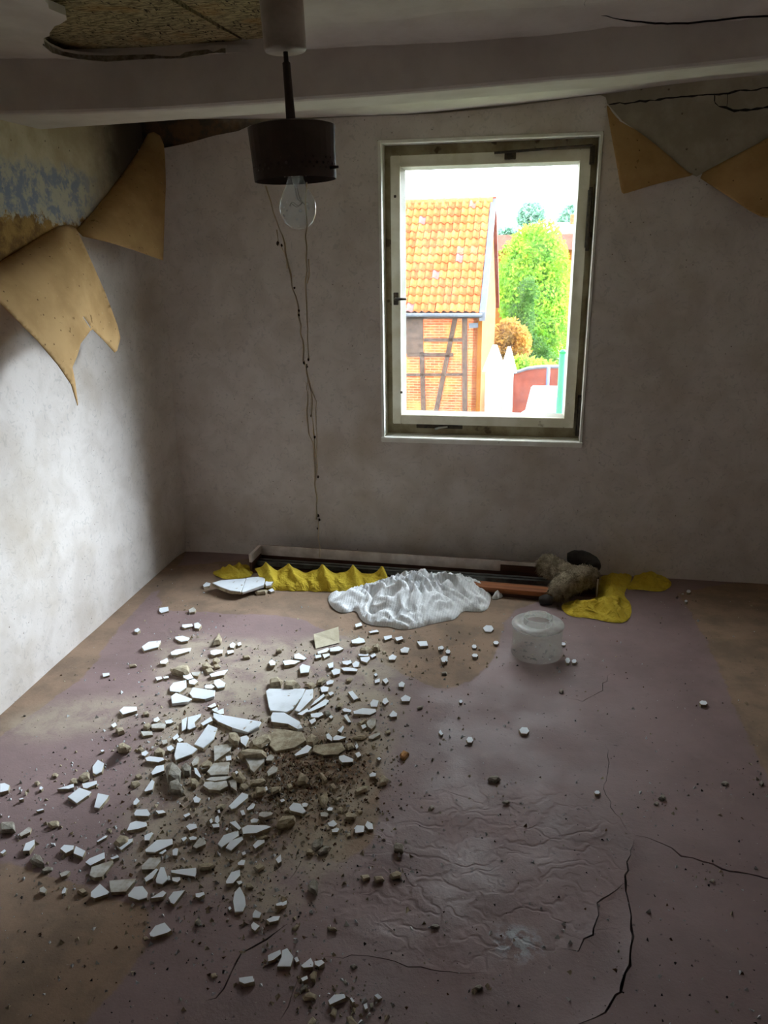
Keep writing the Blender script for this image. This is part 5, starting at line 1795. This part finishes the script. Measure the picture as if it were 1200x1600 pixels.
RUB += crop(0, 1160, 5, [
    ('w', [(0, 320), (35, 315), (75, 335), (65, 375), (0, 392)]), ('w', [(722, 190), (765, 137), (815, 165), (795, 225), (750, 247), (725, 235)]),
    ('t', [(605, 265), (650, 225), (695, 220), (690, 265), (650, 285)]), ('t', [(545, 290), (570, 268), (603, 275), (598, 305), (565, 316)]),
    ('w', [(445, 362), (575, 322), (578, 348), (540, 362)]), ('w', [(640, 322), (755, 300), (755, 325), (680, 358), (650, 353)]),
    ('W:diamond shaped white shard at the left edge of the rubble', [(530, 425), (620, 356), (712, 383), (690, 410), (600, 472)]), ('w', [(735, 505), (765, 402), (852, 412), (840, 435), (775, 510)]),
    ('g', [(0, 610), (105, 605), (110, 670), (0, 680)]), ('d', [(148, 715), (220, 660), (245, 668), (235, 700), (165, 735)]),
    ('w', [(178, 850), (200, 785), (270, 755), (270, 795), (230, 848)]), ('g', [(232, 890), (270, 857), (310, 870), (350, 945), (320, 950), (240, 915)]),
    ('g', [(320, 995), (355, 960), (410, 967), (405, 985), (340, 1010)]), ('w', [(470, 830), (500, 798), (578, 803), (571, 835), (515, 867)]),
    ('w', [(574, 868), (592, 812), (668, 845), (645, 892)]), ('w', [(755, 775), (820, 727), (840, 725), (830, 740), (765, 780)]),
    ('w', [(912, 808), (1000, 758), (1040, 752), (1035, 775), (950, 838)]), ('t', [(890, 760), (930, 715), (995, 720), (995, 748), (930, 790)]),
    ('w', [(665, 935), (700, 905), (815, 858), (818, 905), (705, 962)]), ('D:large dirty white shard at the lower left of the rubble', [(700, 1040), (715, 970), (880, 917), (885, 935), (800, 1050), (740, 1058)]),
    ('w', [(860, 902), (920, 880), (930, 898), (880, 912)]), ('W:rounded white shard at the lower left corner of the rubble', [(710, 1170), (780, 1103), (853, 1165), (835, 1185), (740, 1218), (708, 1205)]),
    ('D:upturned grey shard with tan clay stuck on it, at the lower left of the rubble', [(852, 1082), (1060, 1060), (1045, 1090), (985, 1163), (867, 1173)]),
    ('W:roundish white shard right of the upturned clay covered one', [(1000, 1190), (1050, 1127), (1115, 1120), (1153, 1170), (1145, 1210), (1080, 1230), (1005, 1205)]),
    ('w', [(990, 690), (1015, 630), (1060, 612), (1145, 625), (1145, 655), (1080, 675)]), ('w', [(1128, 740), (1160, 712), (1192, 718), (1165, 765), (1130, 765)]),
    ('t', [(370, 625), (400, 605), (455, 605), (450, 635), (400, 655)]), ('d', [(465, 1025), (520, 1002), (550, 1005), (520, 1035), (480, 1050)]),
    ('w', [(485, 1160), (505, 1132), (520, 1140), (510, 1175), (482, 1182)]), ('d', [(310, 1140), (340, 1125), (365, 1150), (350, 1175), (310, 1165)]),
    ('t', [(405, 245), (430, 230), (455, 240), (440, 262), (410, 262)]), ('t', [(265, 305), (290, 292), (312, 305), (290, 325)]), ('w', [(308, 350), (325, 342), (338, 355), (322, 370), (308, 365)]),
    ('w', [(0, 860), (35, 835), (48, 848), (20, 870)]), ('w', [(282, 530), (335, 517), (342, 525), (295, 538)]), ('t', [(600, 1150), (650, 1130), (685, 1160), (640, 1180)]), ('t', [(835, 680), (855, 660), (875, 680), (860, 700)]),
    ('w', [(785, 62), (805, 55), (815, 66), (795, 74)]), ('t', [(915, 20), (960, 0), (1020, 20), (990, 40), (930, 42)]), ('w', [(145, 440), (178, 433), (185, 442), (155, 448)]),
])
RUB += crop(120, 1280, 3.75, [
    ('W:broad white shard at the lower rubble, second row from the front', [(400, 180), (470, 120), (560, 115), (560, 145), (460, 193), (405, 190)]), ('w', [(480, 200), (520, 175), (525, 184), (500, 206)]),
    ('w', [(560, 180), (580, 168), (595, 172), (588, 213), (562, 212)]), ('d', [(380, 275), (425, 225), (490, 222), (490, 245), (455, 293), (382, 297)]),
    ('w', [(395, 345), (465, 288), (478, 295), (445, 345), (405, 367)]), ('w', [(462, 355), (490, 280), (512, 280), (535, 350), (500, 380), (465, 372)]),
    ('W:wedge shaped white shard with a thick front edge, front row of the rubble', [(550, 300), (700, 283), (700, 310), (690, 335), (555, 314)]), ('w', [(558, 340), (605, 338), (608, 355), (590, 370), (560, 360)]),
    ('w', [(430, 465), (505, 415), (525, 430), (505, 455)]), ('w', [(537, 460), (565, 422), (635, 413), (570, 500), (550, 490)]),
    ('w', [(695, 435), (745, 425), (750, 440), (715, 460), (697, 455)]), ('w', [(640, 42), (660, 27), (700, 28), (705, 50), (660, 65)]),
    ('w', [(610, 112), (640, 100), (645, 112), (625, 132)]), ('d', [(680, 160), (720, 107), (755, 125), (755, 145), (700, 170)]),
    ('w', [(655, 110), (680, 98), (706, 105), (698, 118), (665, 122)]), ('w', [(825, 145), (860, 95), (945, 65), (948, 95), (850, 163)]),
    ('w', [(872, 165), (900, 127), (970, 103), (975, 120), (905, 180)]), ('w', [(968, 52), (1000, 34), (1110, 35), (1140, 45), (1050, 80), (975, 85)]),
    ('w', [(895, 20), (930, 10), (962, 48), (950, 60)]), ('w', [(1030, 155), (1060, 123), (1100, 118), (1100, 135), (1045, 172)]),
    ('w', [(942, 255), (965, 237), (988, 240), (980, 270), (945, 268)]), ('w', [(873, 365), (905, 310), (955, 295), (958, 328), (915, 375), (875, 378)]),
    ('w', [(934, 364), (965, 360), (970, 372), (950, 384)]), ('W:kite shaped white shard pointing away, in front of the rubble', [(915, 480), (925, 430), (955, 396), (985, 450), (990, 500), (975, 535), (925, 540)]),
    ('w', [(1030, 555), (1045, 530), (1083, 550), (1070, 578), (1030, 575)]), ('w', [(1020, 620), (1035, 600), (1072, 625), (1045, 655), (1025, 640)]),
    ('w', [(1110, 590), (1150, 568), (1192, 565), (1180, 592), (1130, 605)]), ('w', [(1165, 495), (1200, 483), (1205, 505), (1170, 507)]),
    ('W:single white shard lying apart in front of the rubble, nearest on the left', [(425, 670), (460, 622), (515, 603), (555, 650), (530, 665), (450, 690), (430, 685)]), ('w', [(395, 95), (440, 75), (450, 85), (420, 118), (398, 120)]),
    ('t', [(690, 590), (710, 572), (725, 590), (715, 610), (690, 610)]), ('w', [(870, 60), (880, 47), (890, 55), (880, 68)]), ('w', [(790, 30), (835, 25), (835, 45), (800, 48)]),
    ('t', [(705, 265), (770, 248), (815, 258), (780, 280), (720, 282)]), ('t', [(1035, 275), (1075, 250), (1100, 270), (1060, 298)]), ('t', [(990, 375), (1020, 365), (1035, 390), (1000, 400)]), ('w', [(885, 520), (898, 510), (907, 522), (895, 533)]),
    ('w', [(1165, 235), (1195, 205), (1200, 245), (1180, 258)]), ('w', [(965, 195), (985, 188), (992, 203), (972, 212)]), ('t', [(385, 690), (410, 682), (425, 695), (395, 706)]),
    ('t', [(1070, 100), (1105, 90), (1120, 100), (1085, 112)]), ('w', [(532, 330), (546, 330), (548, 355), (535, 360)]),
])
RUB += crop(300, 1340, 3.53, [
    ('w', [(418, 540), (435, 530), (488, 508), (492, 530), (450, 562), (420, 572)]), ('W:block shaped white plaster piece at the bottom centre of the photo', [(497, 510), (525, 497), (560, 545), (545, 600), (470, 600), (493, 550)]),
    ('w', [(563, 555), (580, 545), (592, 570), (575, 577)]), ('w', [(600, 597), (655, 550), (670, 580), (666, 603), (615, 608)]),
    ('w', [(675, 570), (715, 563), (732, 580), (700, 602), (678, 590)]), ('w', [(600, 665), (635, 650), (640, 668), (610, 683)]),
    ('t', [(647, 640), (670, 617), (690, 622), (680, 680), (657, 665)]), ('g', [(593, 720), (630, 690), (643, 697), (625, 722), (598, 738)]),
    ('t', [(610, 755), (650, 730), (690, 750), (680, 772), (615, 772)]), ('W:half round white shard at the very front, bottom centre', [(750, 790), (785, 755), (840, 750), (848, 770), (760, 812)]),
    ('w', [(258, 660), (335, 655), (345, 685), (290, 695), (260, 680)]), ('w', [(458, 262), (525, 235), (522, 258), (480, 275)]),
    ('g', [(635, 140), (670, 105), (695, 120), (688, 185), (650, 170)]), ('t', [(760, 860), (780, 818), (798, 832), (790, 880)]),
    ('t', [(850, 870), (880, 865), (920, 918), (870, 925)]), ('t', [(640, 900), (665, 870), (685, 890), (670, 918), (640, 918)]),
    ('w', [(1005, 760), (1025, 750), (1050, 770), (1030, 782)]), ('w', [(870, 775), (880, 770), (898, 795), (885, 800)]),
    ('t', [(1090, 85), (1130, 60), (1155, 70), (1150, 98), (1105, 105)]), ('t', [(930, 95), (970, 85), (985, 105), (945, 120)]), ('t', [(1000, 100), (1050, 92), (1060, 112), (1015, 125)]),
    ('g', [(20, 350), (38, 325), (48, 348), (35, 370)]), ('g', [(835, 680), (845, 665), (858, 685), (845, 700)]), ('g', [(975, 800), (1000, 790), (1000, 825), (985, 830)]), ('t', [(100, 640), (130, 630), (140, 650), (110, 660)]),
    ('g', [(870, 590), (895, 580), (912, 595), (890, 608)]), ('t', [(550, 385), (580, 362), (592, 372), (570, 395)]), ('w', [(945, 810), (965, 800), (970, 830), (955, 838)]), ('t', [(745, 375), (790, 380), (800, 395), (760, 392)]),
])
RUB += [('w', [(x + w * .5 * c, y + h * .5 * s) for c, s in ((-1, -.2), (-.4, -1), (.6, -.9), (1, .1), (.5, .9), (-.6, .8))])
        for x, y, w, h in ((819, 1141.5, 16, 11), (734, 1156, 11, 10), (1099, 1098, 13, 8), (933, 1238, 9, 6), (763, 982, 17, 9), (741, 1010, 8, 6), (742, 1024, 10, 6), (887, 1032, 8, 9), (897, 1033, 8, 6),
                           (693, 1031, 8, 8), (775, 1004, 9, 6), (700, 1018, 8, 6), (690, 1012, 7, 6), (1076, 924, 7, 5), (1072, 939, 5, 4), (880, 1006, 8, 5), (720, 1096, 6, 5))]
RUB += [('g', [(x + w * .5 * c, y + h * .5 * s) for c, s in ((-1, .1), (-.5, -.8), (.5, -1), (1, 0), (.3, .9))])
        for x, y, w, h in ((772, 1214, 20, 9), (1035, 1244, 11, 8), (1026, 1254, 8, 6), (1133, 1222, 12, 7), (1113, 1375, 9, 6), (791, 1252, 12, 6), (748, 1541, 14, 9), (680, 1446, 16, 7), (877, 1078, 7, 6), (1190, 1222, 8, 7))]
# the broken plate on the yellow cloth
PLATE = crop(310, 840, 5.714, [
    ('W:left piece of the broken white plate lying on the yellow cloth', [(125, 405), (200, 382), (423, 362), (378, 480), (290, 470), (200, 440)]),
    ('W:middle piece of the broken white plate lying by the yellow curtain', [(430, 362), (602, 346), (583, 420), (400, 480), (386, 478)]),
    ('W:right triangular piece of the broken white plate by the yellow curtain', [(608, 345), (705, 345), (650, 420), (605, 430), (595, 410)]),
    ('w', [(40, 425), (70, 395), (110, 405), (100, 430), (50, 445)]), ('t', [(500, 467), (620, 452), (600, 477), (520, 482)]), ('w', [(622, 467), (660, 452), (680, 475), (650, 485)])])


MARKS = {'largest white plate': (447, 1094), 'notched white plate': (446, 1125), 'long pointed shard': (372, 1130), 'tall rectangular shard': (321, 1152),
         'wedge shaped shard': (289, 1172), 'grey lump': (270, 1200), 'diamond shaped shard': (124, 1243), 'clay covered shard': (191, 1383), 'kite shaped shard': (373, 1408),
         'broad front shard': (247, 1322), 'shard standing alone': (371, 1251), 'almond shaped shard': (474, 1171), 'flat tan slab': (512, 1170), 'brown clay slab': (452, 1156),
         'orange crumb': (632, 1175), 'cream slab': (511, 996), 'net curtain': (640, 940), 'glass lampshade': (838, 1005), 'broken plate': (382, 912), 'lone front shard': (250, 1453),
         'block shaped piece': (448, 1497), 'half round shard': (526, 1560), 'thick edged wedge': (287, 1363), 'earth patch': (480, 1210), 'left wall': (130, 1010), 'buckled floor': (740, 1380)}


def relation(c):
    best = sorted(MARKS.items(), key=lambda kv: math.hypot(c[0] - kv[1][0], (c[1] - kv[1][1]) * 1.5))
    for nm, q in best:
        dx, dy = c[0] - q[0], (c[1] - q[1]) * 1.5
        d = math.hypot(dx, dy)
        if d > 14:
            break
    w = 'right of' if dx > abs(dy) else 'left of' if -dx > abs(dy) else 'in front of' if dy > 0 else 'behind'
    return ('just ' if d < 32 else 'well ' if d > 75 else '') + w + ' the ' + nm


NAMES = {'w': 'plaster_shard', 'd': 'plaster_shard', 't': 'clay_crumb', 'g': 'rubble_lump', 'o': 'clay_crumb'}
COLOURS = {'w': 'white plaster', 'd': 'dirty grey-white plaster', 't': 'tan clay', 'g': 'grey rubble', 'o': 'orange clay'}


def look(kind, px, a_px):
    P = np.array(px) - np.mean(px, 0)
    ev = np.sqrt(np.maximum(np.linalg.eigvalsh(np.cov(P.T)), 1e-6))
    shape = 'narrow' if ev[1] / ev[0] > 2.6 else 'oblong' if ev[1] / ev[0] > 1.75 else 'four-cornered' if len(px) == 4 else 'squat' if len(px) == 5 else 'rounded'
    size = 'tiny' if a_px < 45 else 'small' if a_px < 110 else 'mid-sized' if a_px < 260 else 'large'
    noun = ('chip' if a_px < 110 else 'shard') if kind in 'wd' else 'crumb' if a_px < 150 else 'chunk'
    return f'{size} {shape} {COLOURS[kind]} {noun}'


CATS = {'w': 'plaster shard', 'd': 'plaster shard', 't': 'clay crumb', 'g': 'rubble', 'o': 'clay crumb'}
placed = []


def area(p):
    p = np.asarray(p)
    return abs(np.dot(p[:, 0], np.roll(p[:, 1], 1)) - np.dot(p[:, 1], np.roll(p[:, 0], 1))) / 2


def make_rubble(code, px, lift=0.0):
    kind, lab = (code.split(':') + [None])[:2]
    slab = kind == 'S'
    big = kind in 'WSDT'
    kind = {'W': 'w', 'S': 't', 'D': 'd', 'T': 't'}.get(kind, kind)
    P = np.array(px)
    cpx = P.mean(0)
    a_px = area(P)
    f0_ = fl(*cpx)
    zf = float(floor_height([f0_])[0]) - .0005 + lift
    size = math.sqrt(abs(area(np.array([fl(*q) for q in px]))))
    if kind in 'wd' or (big and kind == 't'):
        th = .009 + .05 * min(size, .14) + random.uniform(-.001, .003)
        if big and kind == 't':
            th = .010
    else:
        th = size * random.uniform(.5, .75)
    for (q, r_, t_) in placed:                                   # lies on what is already there
        if np.hypot(*(q - f0_)) < (r_ + size) * .30:
            zf = max(zf, t_ - .35 * th)
    if slab:
        bot = [at(*q, 2, 0) for q in ((414, 160), (425, 200), (566, 167))]
    zt = zf + th
    top = np.array([fl(q[0], q[1], zt) for q in px])
    c = top.mean(0)
    top = top - c
    n_ = len(top)
    if kind in 'wd' or (big and kind == 't'):
        # broken edges: bottom outline a little different, slight chip between corners
        tilt = RNG.normal(0, .035 if not big else .02, 2)
        dtop = top @ tilt
        bot = top * RNG.uniform(.93, 1.05, (n_, 1)) + RNG.normal(0, size * .02, (n_, 2))
        mid = top * 1.012
        vv = [(p[0], p[1], th + d) for p, d in zip(top * .985, dtop)]
        vv += [(p[0], p[1], th * .80 + d) for p, d in zip(mid, dtop)]
        vv += [(p[0], p[1], min(0, d) * .0) for p, d in zip(bot, dtop)]
        ff = [tuple(range(n_))]
        for i in range(n_):
            j = (i + 1) % n_
            ff += [(i, n_ + i, n_ + j, j), (n_ + i, 2 * n_ + i, 2 * n_ + j, n_ + j)]
        ff.append(tuple(range(2 * n_, 3 * n_))[::-1])
        mats = {'w': [MAT['shard_white'], MAT['rubble_tan']], 'd': [MAT['shard_dirty'], MAT['rubble_tan']], 't': [MAT['rubble_tan'], MAT['rubble_tan']]}[kind]
        me = mesh_of(NAMES[kind], vv, ff)
        for m in mats:
            me.materials.append(m)
        for k, pl in enumerate(me.polygons):
            pl.material_index = 0 if abs(pl.normal.z) > .25 and k < len(ff) - 1 else 1
    else:
        vv = []
        for s, zz in ((.86, 0), (1.06, .42), (.78, .86)):
            vv += [(p[0] * s * random.uniform(.9, 1.1), p[1] * s * random.uniform(.9, 1.1), th * zz * random.uniform(.85, 1.15) if zz else 0) for p in top]
        vv.append((RNG.normal(0, size * .08), RNG.normal(0, size * .08), th))
        ff = [tuple(range(n_))[::-1]]
        for r_ in range(2):
            for i in range(n_):
                j = (i + 1) % n_
                ff.append((r_ * n_ + i, r_ * n_ + j, (r_ + 1) * n_ + j, (r_ + 1) * n_ + i))
        for i in range(n_):
            ff.append((2 * n_ + i, 2 * n_ + (i + 1) % n_, 3 * n_))
        me = mesh_of(NAMES[kind], vv, ff)
        me.materials.append({'t': MAT['rubble_tan'], 'g': MAT['rubble_grey'], 'o': MAT['rubble_orange']}[kind])
    bm = bmesh.new()
    bm.from_mesh(me)
    bmesh.ops.recalc_face_normals(bm, faces=bm.faces)
    bm.to_mesh(me)
    bm.free()
    o = link(NAMES[kind], me, None, None, (c[0], c[1], zf))
    if lab:
        tag(o, lab, CATS[kind])
    else:
        tag(o, look(kind, px, a_px) + ' ' + relation(cpx), CATS[kind], COLOURS[kind] + ' pieces among the floor rubble')
    placed.append((f0_, size, zf + th))
    return o


order = sorted(RUB, key=lambda r: (0 if r[0][0] in 'TS' else 1 if r[0] in 'tgo' else 2, -area(r[1])))
for code, px in order:
    if code[0] == 'S':
        # cream slab propped on edge: a thick quadrilateral leaning back
        bl, brr = at(*px[4], 2, .004), at(*px[3], 2, .004)
        tlf = at(*px[0], 2, .026)
        tm = at(*px[1], 2, .029)
        trr = at(*px[2], 2, .034)
        org = (bl + brr) / 2
        front = [bl, brr, trr, tm, tlf]
        nrm = np.cross(brr - bl, tlf - bl)
        nrm = nrm / np.linalg.norm(nrm) * -.012
        vv = [p - org for p in front] + [p + nrm - org for p in front]
        vv = [(v[0], v[1], max(v[2], -.001)) for v in vv]
        ff = [(0, 1, 2, 3, 4), (9, 8, 7, 6, 5)] + [(i, 5 + i, 5 + (i + 1) % 5, (i + 1) % 5) for i in range(5)]
        o = link('plaster_slab', mesh_of('plaster_slab', vv, ff), plain('cream_plaster', srgb(208, 198, 174), srgb(186, 174, 148), 16, .9, .2, 90), None, org)
        tag(o, code.split(':')[1], 'plaster shard')
        continue
    make_rubble(code, px)
placed.clear()
for code, px in PLATE:
    make_rubble(code, px, .026 if code[0] == 'W' else 0.0)

# ------------------------------------------------------------------ crumbs and dust, too small to count
allc = np.array([np.mean(px, 0) for _, px in RUB])


def crumbs(name, n, mix, smin, smax, m, label):
    pts = []
    while len(pts) < n:
        u = random.random()
        if u < mix[0]:
            q = allc[RNG.integers(len(allc))] + RNG.normal(0, 16, 2) * (1.5, 1)
        elif u < mix[0] + mix[1]:
            q = np.array((470, 1210)) + RNG.normal(0, 1, 2) * (62, 42)
        elif u < mix[0] + mix[1] + mix[2]:
            q = np.array((370, 1260)) + RNG.normal(0, 1, 2) * (120, 120)
        else:
            q = np.array((RNG.uniform(-150, 1350), RNG.uniform(880, 1680)))
        if q[1] < 880 or q[1] > 1750:
            continue
        w = fl(*q)
        if w[0] < WALL_L + .02 or w[0] > 1.55 or w[1] > (3.42 if -1.5 < w[0] < .6 else 3.7) or w[1] < .6:
            continue
        pts.append(w)
    pts = np.array(pts)
    z = floor_height(pts)
    n = len(pts)
    s = smin + (smax - smin) * RNG.random(n) ** 3
    base = np.array(((1, 0, 0), (-.5, .87, 0), (-.5, -.87, 0), (.2, .1, 1)), float)
    V_ = np.zeros((n, 4, 3))
    for k in range(4):
        V_[:, k, :] = base[k] + RNG.normal(0, .3, (n, 3))
    V_[:, :3, 2] = -.1
    V_[:, 3, 2] = np.abs(V_[:, 3, 2]) * .9 + .3
    an = RNG.uniform(0, 2 * PI, n)
    ca, sa = np.cos(an)[:, None], np.sin(an)[:, None]
    X = V_[:, :, 0] * ca - V_[:, :, 1] * sa
    Y_ = V_[:, :, 0] * sa + V_[:, :, 1] * ca
    V_[:, :, 0], V_[:, :, 1] = X, Y_
    V_ *= s[:, None, None]
    V_[:, :, :2] += pts[:, None, :]
    V_[:, :, 2] += z[:, None]
    f_ = np.array(((0, 2, 1), (0, 1, 3), (1, 2, 3), (2, 0, 3)))
    F_ = (np.arange(n)[:, None, None] * 4 + f_[None]).reshape(-1, 3)
    me = bpy.data.meshes.new(name)
    me.from_pydata(V_.reshape(-1, 3).tolist(), [], F_.tolist())
    return tag(link(name, me, m), label, 'rubble crumbs', None, 'stuff')


crumbs('plaster_crumbs', 3000, (.62, .04, .16), .0015, .0075, MAT['plaster_dust'], 'tiny white plaster crumbs strewn over the floor')
crumbs('clay_crumbs', 4200, (.42, .24, .26), .0015, .0085, MAT['rubble_tan'], 'tiny tan clay crumbs strewn through the rubble')
crumbs('earth_crumbs', 1900, (.06, .74, .10), .0015, .0065, MAT['earth'], 'loose brown earth spilled right of the rubble')
crumbs('dirt_specks', 1500, (.25, .05, .20), .0012, .0050, MAT['dark_bit'], 'dark dirt specks scattered over the floor')

# pieces that still read alike are told apart by their order from the left
alike = {}
for o in [q for q in scene.objects if q.parent is None and q.get('group', '').endswith('among the floor rubble')]:
    alike.setdefault(o['label'], []).append(o)
for lab, obs in alike.items():
    if 2 <= len(obs) <= 4:
        obs.sort(key=lambda q: float(((np.array(q.location) - CAM) @ _r) / ((np.array(q.location) - CAM) @ _f)))
        words = {2: ('left-hand', 'right-hand'), 3: ('leftmost', 'middle', 'rightmost'), 4: ('leftmost', 'second from left', 'third from left', 'rightmost')}[len(obs)]
        for w, q in zip(words, obs):
            q['label'] = w + ' ' + lab
